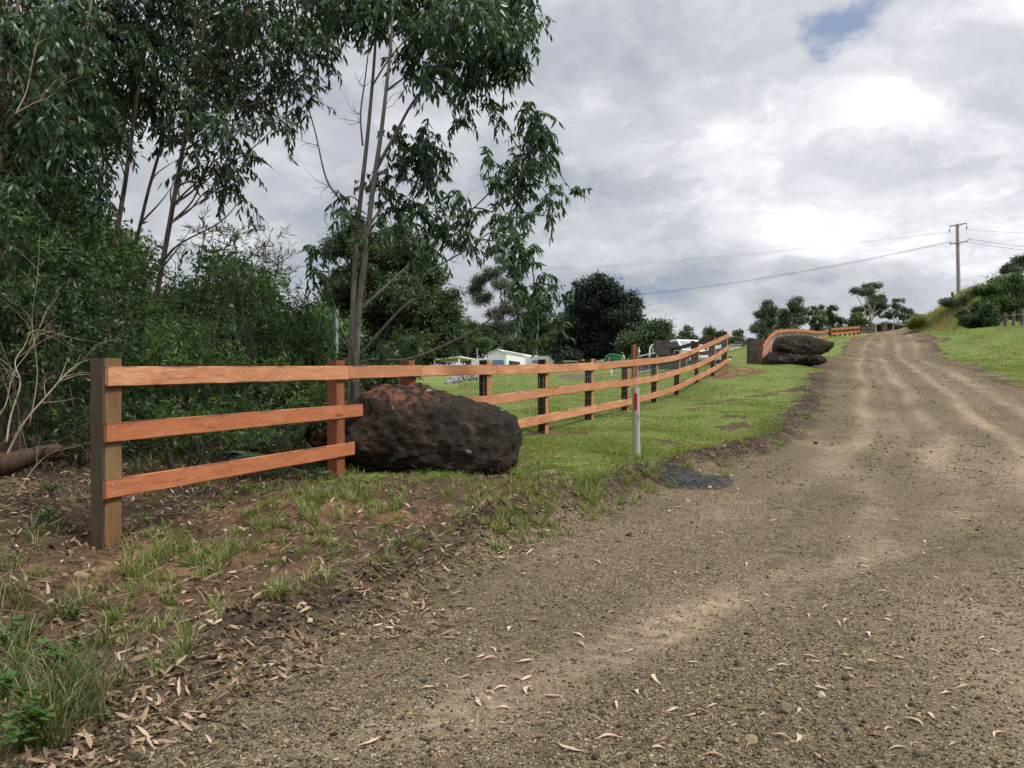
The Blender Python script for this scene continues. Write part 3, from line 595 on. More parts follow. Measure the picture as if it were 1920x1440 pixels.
def tree(name, label, base, trunks, limbs, clumps, leaf, bark, mode, group=None, seed=1, sides=7, cat='tree', **kw):
    """thing > trunk, branch..., crown.  trunks/limbs: (world points, radii)"""
    rt = root(name, base, label, cat, group)
    for P, r in trunks: obj('trunk', tubes_mesh('trunk', [(P, r)], bark, sides, origin=base), rt)
    f = Fol(); tw = [] if mode == 'near' else None
    if mode == 'near': sprays(f, clumps, seed=seed, paths=tw, **kw)
    else: puffs(f, clumps, seed=seed, **kw)
    for P, r in limbs: obj('branch', tubes_mesh('branch', [(P, r)], bark, max(4, sides-2), origin=base), rt)
    obj('crown', f.mesh('crown', leaf, base, tw, bark), rt)
    return rt
def limb_to(start, c, r0, r1=.012, sag=.1, seed=0, k=4):
    rr = np.random.default_rng(seed); a = np.asarray(start, float); b = np.asarray(c, float); n = np.linalg.norm(b-a)
    m1 = a+(b-a)*.35+rr.normal(size=3)*n*.05-np.array([0, 0, sag*n*.5]); m2 = a+(b-a)*.7+rr.normal(size=3)*n*.05-np.array([0, 0, sag*n*.4])
    P = smooth_path([a, m1, m2, b], k); return P, np.linspace(r0, r1, len(P))
def far_tree(name, label, px, d, lst, leaf='far', bark='bark_dark', L=.34, W=.17, seed=1, trunk=None, tr=.22, sx=1.0, ox=0.0, oy=0.0, cover=2.6, group=None, cat='tree', flat=1.0, sub=None, top=None, droop=.25, fill=2.3):
    base = ground(px, d); cl = clumps_px(lst, d, sx, ox, oy, seed=seed, flat=flat, dsp=.02*d)
    cs = np.array([c for c, _ in cl])
    tp = trunk or [(px, None)]
    ztop = cs[:, 2].max() if top is None else at(0, top, d)[2]
    if trunk: pts = [base-np.array([0, 0, .3])]+[at(a, b, d) for a, b in trunk]
    else:
        cx = cs[:, 0].mean(); pts = [base-np.array([0, 0, .3]), base*.6+np.array([cx, d, ztop])*.4, np.array([cx, d, base[2]+(ztop-base[2])*.8])]
    P = smooth_path(pts, 5); rad = np.linspace(tr, tr*.25, len(P))
    limbs = []
    for i, (c, rad_) in enumerate(cl):
        zz = P[:, 2]; want = base[2]+(c[2]-base[2])*.55; j = int(np.argmin(np.abs(zz-want))); limbs.append(limb_to(P[j], c, rad[j]*.55, tr*.08, .05, seed+i))
    L, W = L*.74, W*.74
    rt = root(name, base, label, cat, group)
    obj('trunk', tubes_mesh('trunk', [(P, rad)]+limbs, M[bark], 6, origin=base), rt)
    f = Fol(); puffs(f, cl, L, W, cover, seed, droop, sub, fill)
    obj('crown', f.mesh('crown', M[leaf], base), rt)
    return rt

# ------------------------------------------------------------------ main timber fence
def board(P, hh, t, side):
    """plank swept along 3-D points P (top edge, outer face centre line); returns V,F,attr"""
    P = np.asarray(P, float); n = len(P); T = np.gradient(P, axis=0) if n > 2 else np.repeat(P[1:]-P[:1], 2, 0)
    T = unit(T); S = unit(np.stack([T[:, 1], -T[:, 0], np.zeros(n)], -1))*side   # towards the road
    acc = np.r_[0, np.cumsum(np.linalg.norm(np.diff(P, axis=0), axis=1))]; b = .006
    sec = [(-t/2+b, 0), (t/2-b, 0), (t/2, -b), (t/2, -hh+b), (t/2-b, -hh), (-t/2+b, -hh), (-t/2, -hh+b), (-t/2, -b)]
    V = np.stack([P+S*u+np.array([0, 0, w]) for u, w in sec], 1); A = np.stack([np.stack([acc, np.full(n, w), np.full(n, u)], -1) for u, w in sec], 1)
    k = len(sec); Fs = [list(range(k))[::-1], [(n-1)*k+i for i in range(k)]]
    for i in range(n-1):
        for j in range(k): Fs.append([i*k+j, i*k+(j+1) % k, (i+1)*k+(j+1) % k, (i+1)*k+j])
    return V.reshape(-1, 3), Fs, A.reshape(-1, 3)
def post_obj(parent, o0, base, top, size, ang, mats, name='post', rough=.004, seed=0, faces=(0, 0, 0, 0)):
    """squarish split post; mats=[main, second]; faces picks the material of the 4 sides"""
    r = np.random.default_rng(seed); n = 9; zs = np.linspace(base[2]-.25, top, n); sx, sy = size; b = .012; V = []; A = []
    sec = [(-sx/2+b, -sy/2), (sx/2-b, -sy/2), (sx/2, -sy/2+b), (sx/2, sy/2-b), (sx/2-b, sy/2), (-sx/2+b, sy/2), (-sx/2, sy/2-b), (-sx/2, -sy/2+b)]
    ca, sa = math.cos(ang), math.sin(ang)
    for i, z in enumerate(zs):
        for u, w in sec:
            u2, w2 = u+r.normal()*rough, w+r.normal()*rough; V.append((base[0]+u2*ca-w2*sa, base[1]+u2*sa+w2*ca, z+(r.normal()*.004 if i == n-1 else 0))); A.append((z, u2, w2))
    Fs = [list(range(8))[::-1], [(n-1)*8+i for i in range(8)]]; mi = [0, 0]; side = [0, 1, 1, 1, 2, 3, 3, 3]
    for i in range(n-1):
        for j in range(8): Fs.append([i*8+j, i*8+(j+1) % 8, (i+1)*8+(j+1) % 8, (i+1)*8+j]); mi.append(faces[side[j]])
    me = mesh(name, np.array(V)-np.asarray(o0), ngons=Fs, mats=mats, attrs=dict(wood=np.array(A)), mi=mi)
    return obj(name, me, parent)
def fence_pts(tops, t, extra=0.0):
    z = np.array([EYE-(p-HOR)/F*d for p, d in zip(tops, P_D)]); i = int(np.clip(math.floor(t)-1, 0, len(P_D)-2)); f = t-1-i
    return np.array([FX[i]+(FX[i+1]-FX[i])*f, FY[i]+(FY[i+1]-FY[i])*f, z[i]+(z[i+1]-z[i])*f])
def wire_panel(parent, o0, P, Bz, Tz, rows, step, r=.0028, name='wire_mesh'):
    """stock netting along ground line P from heights Bz to Tz"""
    P = np.asarray(P, float); paths = []
    for k in range(rows):
        f = k/(rows-1); paths.append((np.stack([P[:, 0], P[:, 1], Bz+(Tz-Bz)*f], -1), np.full(len(P), r)))
    acc = np.r_[0, np.cumsum(np.linalg.norm(np.diff(P[:, :2], axis=0), axis=1))]
    for s in np.arange(.05, acc[-1], step):
        x, y, b, t = [np.interp(s, acc, v) for v in (P[:, 0], P[:, 1], Bz, Tz)]; paths.append((np.array([[x, y, b], [x, y, t]]), np.array([r, r])*.85))
    return obj(name, tubes_mesh(name, paths, M['wire'], 3, origin=o0), parent)

def build_main_fence():
    o0 = np.array([FX[0], FY[0], at(216, 1031, 6.8)[2]])
    rt = root('timber_fence', o0, 'new three-rail orange hardwood fence running from the forest edge up to the driveway', 'fence')
    dirs = np.gradient(np.stack([FX, FY], -1), axis=0); dirs = dirs/np.linalg.norm(dirs, axis=1)[:, None]
    dirs[0] = dirs[0]*.4+np.array([.42, .906])*.6
    for i in range(12):
        d = dirs[i]; nrm = np.array([d[1], -d[0]]); a = math.atan2(d[1], d[0]); s = .185 if i == 0 else (.165 if i < 9 else .15)
        c = np.array([FX[i], FY[i]])-nrm*(s/2+.024); base = np.array([c[0], c[1], float(H(c[0:1], c[1:2])[0])]); top = at(0, P_TOP[i], P_D[i])[2]
        mats = [M['post_yellow'], M['post_yellow']] if i == 0 else ([M['post_red'], M['post_red']] if i in (1, 2) else [M['post_dark'], M['post_pale']])  # later posts: paler tone on the road-side face, darker on the rest
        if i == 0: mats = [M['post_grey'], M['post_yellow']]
        if i > 3: s2 = (.19, s)
        # local x along the fence, local -y side faces the road
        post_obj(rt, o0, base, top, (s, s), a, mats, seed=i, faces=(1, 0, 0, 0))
    def seg(tops, a, b):
        ts = [a]+[t for t in range(1, 13) if a+.4 < t < b-.4]+[b]; P = np.array([fence_pts(tops, t) for t in ts]); return smooth_path(P, 4) if len(P) > 2 else np.array([P[0]+(P[1]-P[0])*k for k in np.linspace(0, 1, 6)])
    rr = np.random.default_rng(4)
    for tops, segs in ((RT, [(.974, 2.055), (2.06, 3.08), (3.085, 4.08), (4.085, 6.1), (6.105, 8.09), (8.095, 10.05), (10.055, 12.06)]),
                       (RM, [(.970, 2.235), (3.55, 5.08), (5.085, 7.09), (7.095, 9.06), (9.065, 11.06), (11.065, 12.06)]),
                       (RB, [(.968, 2.13), (3.5, 6.07), (6.075, 8.08), (8.085, 10.05), (10.055, 12.06)])):
        for a, b in segs:
            P = seg(tops, a, b); V, Fs, A = board(P, .170+rr.uniform(-.004, .004), .044, 1)
            V = V+np.array([0, 0, 1])*(rr.normal(size=len(V))*.0012)[:, None]
            rl = obj('rail', mesh('rail', V-o0, ngons=Fs, mats=M['rail'] if a < 1.5 and tops is not RT else M['rail_pale'], attrs=dict(wood=A)), rt)
            for e in (0, -1):
                T = unit((P[1]-P[0]) if e == 0 else (P[-1]-P[-2])); nrm = np.array([T[1], -T[0], 0]); q = P[e]+T*(.06 if e == 0 else -.06)
                if P[e][1] < 14:
                    for dz in (-.045, -.128):
                        nb = MB(); c = q+nrm*.022+np.array([0, 0, dz]); nb.tube([c-o0, c+nrm*.004-o0], .008, 8); nb.make('nail', M['nail'], rl)
    ts = np.linspace(3.6, 12, 70); G = np.array([fence_pts(RT, t) for t in ts]); d = np.gradient(G, axis=0); d = d/np.linalg.norm(d[:, :2], axis=1)[:, None]
    G2 = G-np.stack([d[:, 1], -d[:, 0], 0*d[:, 0]], -1)*.2; gz = H(G2[:, 0], G2[:, 1])
    G2 = G-np.stack([d[:, 1], -d[:, 0], 0*d[:, 0]], -1)*.027
    wire_panel(rt, o0, G2, gz+.03, G[:, 2]-.14, 8, .15, .0019)
build_main_fence()

def simple_fence(name, label, pts, Hh, rails, post_w, mats_post, mat_rail, side=1, rail_h=.17, wires=0, gapz=0.0, seed=0, kf=3, post_up=.05):
    """pts: (x,y,ztop_of_top_rail) ; posts at every point"""
    P = np.array(pts, float); g = H(P[:, 0], P[:, 1]); o0 = np.array([P[0, 0], P[0, 1], g[0]]); rt = root(name, o0, label, 'fence')
    D = np.gradient(P, axis=0); D = D/np.linalg.norm(D[:, :2], axis=1)[:, None]; Nn = np.stack([D[:, 1], -D[:, 0], 0*D[:, 0]], -1)*side
    for i in range(len(P)):
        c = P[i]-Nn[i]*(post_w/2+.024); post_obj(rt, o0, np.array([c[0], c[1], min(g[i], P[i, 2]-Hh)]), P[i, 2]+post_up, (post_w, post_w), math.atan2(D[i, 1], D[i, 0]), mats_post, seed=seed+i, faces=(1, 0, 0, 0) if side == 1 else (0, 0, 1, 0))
    for k in range(rails):
        off = -k*(Hh-.25)/(rails-1)*np.ones(len(P))
        for a in range(0, len(P)-1, 2):
            b = min(a+2, len(P)-1); seg = P[a:b+1].copy(); seg[:, 2] += off[a:b+1]
            seg = smooth_path(seg, kf) if len(seg) > 2 else seg
            V, Fs, A = board(seg, rail_h, .044, side); obj('rail', mesh('rail', V-o0, ngons=Fs, mats=mat_rail, attrs=dict(wood=A)), rt)
    if wires: wire_panel(rt, o0, P-Nn*.03, P[:, 2]-Hh+.1, P[:, 2]-.1, wires, .3, .006)
    return rt
def A3(px, py, d): return tuple(at(px, py, d))
# the same fence turned back along the driveway to the gate (its back is towards us)
simple_fence('return_fence', 'dark side of fence turning from driveway corner back to the gate pillar', [A3(1361, 628.5, 31.4), A3(1337, 633.5, 33), A3(1303, 641, 35.3), A3(1263, 651.5, 38.2)], 1.25, 3, .15, [M['post_dark'], M['post_pale']], M['post_dark'], 1, .17, 7, seed=40)
# beyond the driveway: curved fence behind the boulders
c2 = [(1431, 648, 35.5), (1437, 638, 38.3), (1445, 627.5, 41.5), (1456, 619.5, 45), (1467, 617.3, 47.5), (1480, 616.8, 50), (1493, 616.8, 53), (1508, 617.8, 56.5), (1524, 619.8, 60), (1536, 621.3, 63), (1545, 620.5, 66), (1553, 617.5, 69)]
simple_fence('curved_fence', 'curved orange three-rail fence sweeping behind the stacked dark boulders', [A3(*q) for q in c2], 1.3, 3, .16, [M['post_red'], M['post_pale']], M['rail'], 1, .22, 9, seed=60)
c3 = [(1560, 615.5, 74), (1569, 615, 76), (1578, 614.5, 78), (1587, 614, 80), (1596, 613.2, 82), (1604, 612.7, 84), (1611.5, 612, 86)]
simple_fence('straight_fence', 'short straight orange three-rail fence past the curved one, nearest the grey cottage', [A3(*q) for q in c3], 1.15, 3, .2, [M['post_red'], M['post_pale']], M['rail'], 1, .2, 0, seed=80, post_up=.12)

# gate pillars: fat bundles of weathered timber bound with wire
def pillar(px0, px1, ytop, d, label, seed):
    r = np.random.default_rng(seed); w = (px1-px0)/F*d; c = ground((px0+px1)/2, d); top = at(0, ytop, d)[2]; rt = root('gate_pillar', c, label, 'gate pillar', 'brushwood gate pillars')
    nx = 9; s = w/nx; k = 0; b = MB(); hh = top-c[2]
    V = []; Fs = []; A = []
    for i in range(nx):
        for j in range(nx):
            if 0 < i < nx-1 and 0 < j < nx-1: continue
            x = (i-(nx-1)/2)*s; y = (j-(nx-1)/2)*s; zt = hh+r.normal()*.018; rad = s*r.uniform(.5, .62); b0 = len(V)
            for z in (-.2, zt):
                for q in range(7): a = q*2*math.pi/7; V.append((x+math.cos(a)*rad, y+math.sin(a)*rad, z)); A.append((z*.6, x*3+i, y*3+j))
            Fs += [[b0+q, b0+(q+1) % 7, b0+7+(q+1) % 7, b0+7+q] for q in range(7)]+[[b0+7+q for q in range(7)]]
    b0 = len(V); e = w/2-s*.6
    for z in (hh-.03,):
        for x, y in ((-e, -e), (e, -e), (e, e), (-e, e)): V.append((x, y, z)); A.append((x, y, 0))
    Fs.append([b0, b0+1, b0+2, b0+3])
    obj('timber_bundle', mesh('timber_bundle', V, ngons=Fs, mats=M['stick'], attrs=dict(wood=np.array(A))), rt)
    for q in range(3):
        z = hh*(.2+.3*q); e = w/2+s*.15; obj('binding_wire', tubes_mesh('binding_wire', [(np.array([(-e, -e, z), (e, -e, z), (e, e, z), (-e, e, z), (-e, -e, z)]), np.full(5, .006))], M['cable'], 4), rt)
pillar(1227, 1254, 638.5, 39, 'weathered grey timber pillar in front of the white utility truck', 5)
pillar(1403.5, 1428, 635, 40, 'weathered grey timber pillar left of the stacked boulders', 6)

# ------------------------------------------------------------------ boulders
def boulder(name, label, px0, px1, ytop, ybot, d, outline, depth, mt, seed, sink=.12, sub=6, amp=1.0, group=None, ex=3.1, chop=16):
    """outline: (x 0..1, top 0..1) upper profile of the silhouette; real thickness 'depth'"""
    w = (px1-px0)/F*d; hgt = (ybot-ytop)/F*d; cx = X((px0+px1)/2, d); zb = at(0, ybot, d)[2]
    import bmesh
    bm = bmesh.new(); bmesh.ops.create_icosphere(bm, subdivisions=sub, radius=1.0); V = np.array([v.co[:] for v in bm.verts]); Fs = [[v.index for v in f.verts] for f in bm.faces]; bm.free()
    V = V/((np.abs(V)**ex).sum(1, keepdims=True)**(1/ex)); V = V/np.abs(V).max(0)
    rr = np.random.default_rng(seed)
    for q in rdir(chop, rr):      # broken faces
        q = unit(q*np.array([1, 1.3, .7])); dd = V@q; lim = rr.uniform(.80, .97)*np.percentile(dd, 99.5); V = V-q*(np.maximum(0, dd-lim)*.92)[:, None]
    V = V/np.abs(V).max(0)
    u = (V[:, 0]+1)/2; o = np.array(outline); tp = np.interp(u, o[:, 0], o[:, 1]); bt = np.interp(u, o[:, 0], o[:, 2]) if o.shape[1] > 2 else np.full(len(u), -sink)
    zc = (V[:, 2]+1)/2; P = np.stack([(u-.5)*w, V[:, 1]*depth/2*(1-.25*np.maximum(V[:, 2], 0)), (bt+(tp-bt)*zc)*hgt], -1)
    n = unit(V); s = .55*np.array([1, 1, 1])
    def nz(f, sd): return (fbm(P[:, 0]*f+P[:, 1]*f*.7+13, P[:, 2]*f-P[:, 1]*f*.6+7, sd, 4)-.5)
    ridge = np.abs(nz(2.1, seed+3)); P = P+n*((nz(1.1, seed)*.16+nz(3.5, seed+1)*.16+nz(9, seed+2)*.09+nz(26, seed+5)*.035-ridge*.34+.03)*amp*min(1, hgt))[:, None]
    rt = mesh(name, P, ngons=Fs, mats=mt, smooth=True); ob = obj(name, rt, None, (cx, d, zb)); tag(ob, label, 'boulder', group); return ob
boulder('boulder', 'big dark boulder stained orange-red on top, wedged into the near fence', 582, 976, 722, 884, 10.75,
        [(0, .62, .22), (.05, .70, .12), (.12, .76, 0), (.2, .82, -.08), (.28, .93, -.1), (.40, 1.0, -.1), (.55, 1.0, -.1), (.64, .91, -.1), (.74, .80, -.1), (.9, .76, -.08), (.96, .75, -.08), (1, .62, -.08)], 1.55, M['rock'], 3, ex=3.6, chop=5)
boulder('boulder', 'long black boulder lying on top of the flat slab beyond the driveway', 1452, 1556, 629.5, 669, 33.6, [(0, .62, .24), (.08, .9, .1), (.2, 1.0, .02), (.4, 1.0, -.04), (.6, .93, -.06), (.72, .85, .06), (.85, .80, .18), (1, .76, .26)], 1.5, M['rock2'], 11, group='stacked boulders', amp=.6, ex=6, chop=7)
boulder('boulder', 'flat black slab lying under the long boulder beyond the driveway', 1433, 1524, 658, 684, 33.4, [(0, .8, -.2), (.1, .95, -.2), (.5, 1.0, -.2), (.8, .9, -.2), (1, .7, -.2)], 1.3, M['rock2'], 17, group='stacked boulders', sub=5, amp=.6, ex=5)
boulder('boulder', 'small grey-black rock propping the right end of the stacked boulders', 1509, 1546, 664, 681, 33.0, [(0, .5, -.2), (.2, .9, -.2), (.6, 1.0, -.2), (1, .7, -.2)], .8, M['rock2'], 23, group='stacked boulders', sub=4, amp=.7, ex=4)

# ------------------------------------------------------------------ marker post
def build_marker():
    d = 12.0; b = at(1194, 857, d); b[2] = h(b[0], b[1]); top = at(1191.5, 727, d); rt = root('guide_post', b, 'pale round timber guide post with red reflector beside the road', 'guide post')
    n = 16; zs = np.linspace(-.2, top[2]-b[2], 8); V = []; A = []; r = np.random.default_rng(2)
    for i, z in enumerate(zs):
        for j in range(n):
            a = j*2*math.pi/n; rad = .058*(1+r.normal()*.012); V.append((math.cos(a)*rad+(top[0]-b[0])*max(z, 0)/1.1, math.sin(a)*rad, z)); A.append((z, math.cos(a)*.06, math.sin(a)*.06))
    Fs = [[i*n+j, i*n+(j+1) % n, (i+1)*n+(j+1) % n, (i+1)*n+j] for i in range(7) for j in range(n)]+[[7*n+j for j in range(n)]]
    obj('post', mesh('post', V, ngons=Fs, mats=M['marker'], attrs=dict(wood=np.array(A)), smooth=False), rt)
    m = MB(); x0 = (top[0]-b[0])*.85
    for a0, a1 in ((-128, -114), (-114, -99), (-99, -84), (-84, -72)):
        p = [(math.cos(math.radians(a))*.0625+x0, math.sin(math.radians(a))*.0625) for a in (a0, a1)]; z0, z1 = (857-768)/F*d, (857-737)/F*d
        m.quad((p[0][0], p[0][1], z0), (p[1][0], p[1][1], z0), (p[1][0], p[1][1], z1), (p[0][0], p[0][1], z1))
    m.make('reflector', M['red'], rt)
build_marker()
# ------------------------------------------------------------------ the slim twin-trunked gum behind the fence
def main_gum():
    d = 12.6; sx, ox = 2.056, 500.0
    def p(x, y, dd=0.0): return at(x/sx+ox, y/sx, d+dd)
    base = ground(664, d)
    t1 = smooth_path([np.r_[p(318, 1400)[:2], base[2]-.2], p(325, 1400), p(334, 1150, .05), p(345, 950, .1), p(360, 780, .1), p(385, 560, .15), p(405, 350, .2), p(420, 150, .2), p(432, -120, .25)], 5)
    t2 = smooth_path([np.r_[p(350, 1400, -.1)[:2], base[2]-.2], p(345, 1400, -.1), p(360, 1150, -.15), p(378, 1000, -.2), p(395, 850, -.2), p(410, 720, -.2), p(440, 520, -.25), p(460, 350, -.3), p(480, 150, -.3), p(492, -150, -.3)], 5)
    k = d/F/sx
    trunks = [(t1, np.interp(np.linspace(0, 1, len(t1)), [0, .3, .6, 1], [12*k, 10.5*k, 8*k, 4*k])), (t2, np.interp(np.linspace(0, 1, len(t2)), [0, .3, .6, 1], [13*k, 11.5*k, 9*k, 4*k]))]
    L = [([(345, 880), (290, 780), (230, 690), (190, 520), (155, 400), (110, 280)], 5, .9), ([(398, 720), (430, 640), (500, 510), (560, 400), (640, 300), (760, 150), (860, 40)], 8, -1.0),
         ([(462, 350), (530, 300), (640, 230), (740, 190)], 5, .8), ([(345, 1392), (420, 1300), (520, 1190), (590, 1140), (610, 1060), (740, 980), (840, 910), (930, 860)], 6.5, -1.3),
         ([(362, 1195), (430, 1130), (560, 1010), (700, 880), (800, 800), (900, 700), (980, 610), (1050, 560)], 6, .9), ([(405, 1000), (470, 970), (530, 930), (620, 900)], 4, -.7), ([(402, 860), (450, 790), (520, 690), (570, 620)], 5, .8),
         ([(380, 1385), (540, 1385), (700, 1325), (850, 1240), (960, 1140), (1030, 1090)], 5, -.9), ([(345, 1365), (290, 1270), (255, 1150), (238, 1050), (262, 900)], 4, .8), ([(318, 1345), (250, 1240), (235, 1180)], 3.5, .5),
         ([(370, 560), (362, 440), (380, 300), (395, 150), (380, 60)], 4, .5), ([(408, 330), (470, 230), (540, 150), (640, 60)], 4, -.6), ([(990, 640), (960, 760), (920, 860)], 3.5, .9), ([(480, 150), (600, 40), (760, -40)], 4, .7)]
    limbs = []
    for pts, r0, dep in L:
        n = len(pts); P = smooth_path([p(x, y, dep*i/(n-1)) for i, (x, y) in enumerate(pts)], 4); limbs.append((P, np.linspace(r0*k, 1.5*k, len(P))))
    # fine bare twigs
    r = np.random.default_rng(8); tw = []
    allp = np.vstack([P for P, _ in limbs]+[t1, t2])
    for x, y, a in [(150, 400, 150), (120, 300, 170), (190, 520, 200), (230, 690, 190), (330, 420, 120), (360, 330, 100), (300, 480, 150), (800, 650, 60), (760, 830, 40), (880, 760, 20), (820, 990, 10), (720, 1030, 20), (250, 830, 130), (170, 860, 110), (470, 430, 60), (530, 380, 70), (640, 430, 30), (590, 120, 60)]:
        for q in range(3):
            b = math.radians(a+r.uniform(-40, 40)); l = r.uniform(50, 110); m = r.uniform(-.2, .2)
            s0 = p(x, y); s0 = allp[np.argmin(np.linalg.norm((allp-s0)*np.array([1, .15, 1]), axis=1))]; e = np.array([math.cos(b)*l, 0, math.sin(b)*l])*k+np.array([0, m, 0]); tw.append((smooth_path([s0, s0+e*.5+r.normal(size=3)*.05, s0+e+r.normal(size=3)*.06], 4), np.linspace(.006, .002, 9)))
    C = [(250, 40, 70, 60, .5), (410, 90, 80, 60, -.3), (520, 50, 100, 80, .5), (560, 190, 70, 50, .3), (680, 90, 120, 80, .1), (900, 150, 110, 90, -.2), (780, 220, 110, 70, .6), (350, 60, 110, 70, .4), (330, 10, 80, 60, .2), (440, 10, 120, 70, -.3), (640, 20, 150, 90, .5), (760, 60, 190, 100, -1), (950, 60, 110, 110, .5), (850, -60, 220, 80, 0), (500, -120, 260, 100, .2), (700, 170, 130, 85, -.6), (850, 220, 120, 85, .5), (980, 180, 70, 80, -.3),
         (640, 300, 95, 65, -.8), (760, 330, 110, 55, .3), (930, 270, 50, 50, .1), (870, 420, 60, 35, .6), (770, 440, 50, 30, .4), (540, 260, 60, 50, .5), (1020, 60, 50, 60, .2), (560, 110, 70, 60, -.4),
         (590, 540, 95, 70, .7), (620, 650, 75, 70, .9), (550, 610, 70, 70, .6), (690, 590, 25, 30, .8), (500, 520, 40, 40, .6), (650, 730, 40, 30, .7),
         (1030, 470, 80, 65, .9), (1060, 560, 80, 70, 1.1), (1000, 640, 105, 60, .8), (960, 730, 70, 70, 1), (1090, 760, 75, 35, .9), (860, 610, 50, 28, .6), (880, 690, 55, 40, .8), (1180, 740, 28, 26, 1), (1020, 410, 40, 30, .8),
         (940, 850, 85, 50, .2), (960, 950, 80, 65, -.4), (1020, 990, 45, 50, -.6), (880, 830, 40, 35, 0), (900, 940, 40, 60, -.4), (1110, 830, 40, 25, .9),
         (740, 750, 50, 45, .3), (780, 830, 50, 50, .5), (690, 890, 80, 60, .2), (590, 830, 85, 55, .6), (500, 790, 80, 60, .5), (640, 950, 70, 45, -.6), (430, 730, 50, 45, .4), (310, 820, 45, 50, -.4), (540, 900, 65, 45, -.6), (300, 760, 40, 25, -.3), (760, 920, 50, 50, .1), (420, 900, 40, 50, -.5), (470, 690, 50, 35, .7),
         (1010, 1110, 70, 55, -.8), (1060, 1180, 60, 50, -.9), (990, 1220, 40, 30, -.9), (1080, 1070, 40, 40, -.7), (1120, 1270, 28, 22, -.9), (1130, 1160, 30, 26, -.9),
         (200, 950, 40, 40, .5), (165, 1040, 25, 30, .6), (590, 1320, 45, 40, -.3), (230, 1080, 40, 40, .7), (440, 1330, 35, 35, -.2), (690, 1260, 30, 30, -.5), (380, 1020, 30, 45, .2)]
    cl = clumps_px([(c[0], c[1], c[2], c[3], c[4]) for c in C], d, sx, ox, 0, seed=5, dsp=.3)
    for i, (c, rad) in enumerate(cl):   # a twig from the nearest limb into each clump
        best = min(((np.linalg.norm(q-c), q) for P, _ in limbs+trunks for q in P[len(P)//4:]), key=lambda t: t[0])
        if .15 < best[0] < 2.2: tw.append(limb_to(best[1], c, .016, .006, -.05, i, 3))
    rt = root('gum_tree', base, 'slim gum with two close pale trunks rising behind the fence and boulder', 'tree')
    for P, r_ in trunks: obj('trunk', tubes_mesh('trunk', [(P, r_)], M['bark'], 9, origin=base), rt)
    for P, r_ in limbs: obj('branch', tubes_mesh('branch', [(P, r_)], M['bark'], 6, origin=base), rt)
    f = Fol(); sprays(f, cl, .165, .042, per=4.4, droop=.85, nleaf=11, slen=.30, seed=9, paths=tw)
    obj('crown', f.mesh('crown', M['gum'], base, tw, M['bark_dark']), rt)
main_gum()

# ------------------------------------------------------------------ forest edge: leaning gums
def gum(label, pts, d, r0, clumps, seed, per=.8, extra=()):
    b = ground(pts[0][0], d); P = smooth_path([np.array([b[0], d, b[2]-.2])]+[at(x, y, d+q) for (x, y), q in zip(pts, np.linspace(0, .8, len(pts)))], 5)
    r0 = r0*.8; rad = np.linspace(r0, r0*.4, len(P)); cl = clumps_px(clumps, d, seed=seed, dsp=.9); limbs = []
    for i, (c, _) in enumerate(cl):
        j = int(np.argmin([abs(q[2]-(c[2]-.9))+.25*np.linalg.norm(q-c) for q in P])); limbs.append(limb_to(P[j], c, min(.022, rad[j]*.45), .006, .02, seed+i))
    for e in extra: limbs.append((smooth_path([at(x, y, d+.2*i) for i, (x, y) in enumerate(e)], 4), np.linspace(.022, .005, (len(e)-1)*4+1 if len(e) > 2 else 5)))
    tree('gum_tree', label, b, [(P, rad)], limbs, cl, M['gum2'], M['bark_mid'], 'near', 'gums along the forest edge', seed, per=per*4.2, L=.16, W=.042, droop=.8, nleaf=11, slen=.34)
gum('slim gum leaning right at the forest edge, crown hanging over the sky gap', [(283, 690), (290, 580), (318, 420), (350, 240), (372, 120), (400, -60), (420, -200)], 13.2, .072,
    [(570, 40, 75, 55), (590, 105, 45, 40), (520, 120, 65, 60), (560, 170, 35, 45), (480, 190, 65, 55), (520, 235, 35, 25), (430, 240, 55, 50), (400, 300, 50, 40), (425, 340, 40, 35), (455, 370, 28, 16), (460, 300, 30, 35), (440, 60, 90, 70), (390, 150, 70, 70), (500, 20, 100, 50), (470, -60, 160, 70), (350, 210, 50, 50), (345, 320, 30, 18), (600, 20, 40, 40), (615, 70, 25, 30), (625, 25, 40, 40), (600, -30, 60, 40), (555, 75, 40, 40)], 31, .85,
    [[(318, 420), (345, 400), (380, 375), (392, 365)], [(330, 350), (360, 340), (400, 350)], [(305, 500), (330, 470), (350, 440)]])
gum('thin gum behind the leaning one, second trunk of the row', [(235, 640), (250, 490), (275, 370), (300, 280), (320, 180), (345, 40), (360, -120)], 14.6, .052,
    [(300, 190, 70, 55), (340, 120, 70, 60), (270, 110, 75, 60), (360, 40, 90, 60), (320, -40, 120, 60), (310, 250, 45, 32), (380, 220, 35, 40), (420, 130, 60, 60), (410, 30, 60, 50)], 37, .8, [[(275, 370), (290, 330), (330, 300)], [(262, 420), (300, 380), (322, 350)]])
gum('reddish gum trunk leaning toward the leftmost saplings', [(200, 640), (215, 470), (235, 340), (250, 230), (266, 110), (285, -40), (300, -160)], 13.8, .068,
    [(240, 150, 75, 60), (190, 230, 55, 50), (230, 250, 45, 35), (210, 60, 85, 65), (260, 40, 80, 60), (160, 110, 75, 65), (230, -50, 130, 60), (150, 20, 90, 60), (205, 330, 30, 25), (180, 370, 35, 30), (280, 80, 60, 60)], 41, .85)
gum('brown gum half hidden by dense leaves at the forest edge', [(60, 640), (95, 420), (117, 250), (140, 170), (165, 40), (190, -120)], 11.8, .06,
    [(110, 130, 80, 65), (60, 180, 75, 65), (100, 250, 70, 60), (150, 190, 60, 55), (40, 90, 85, 70), (110, 40, 90, 60), (30, 10, 90, 55), (160, 290, 50, 45), (90, 330, 70, 45), (170, 390, 45, 35), (60, -60, 150, 60)], 43, .9)
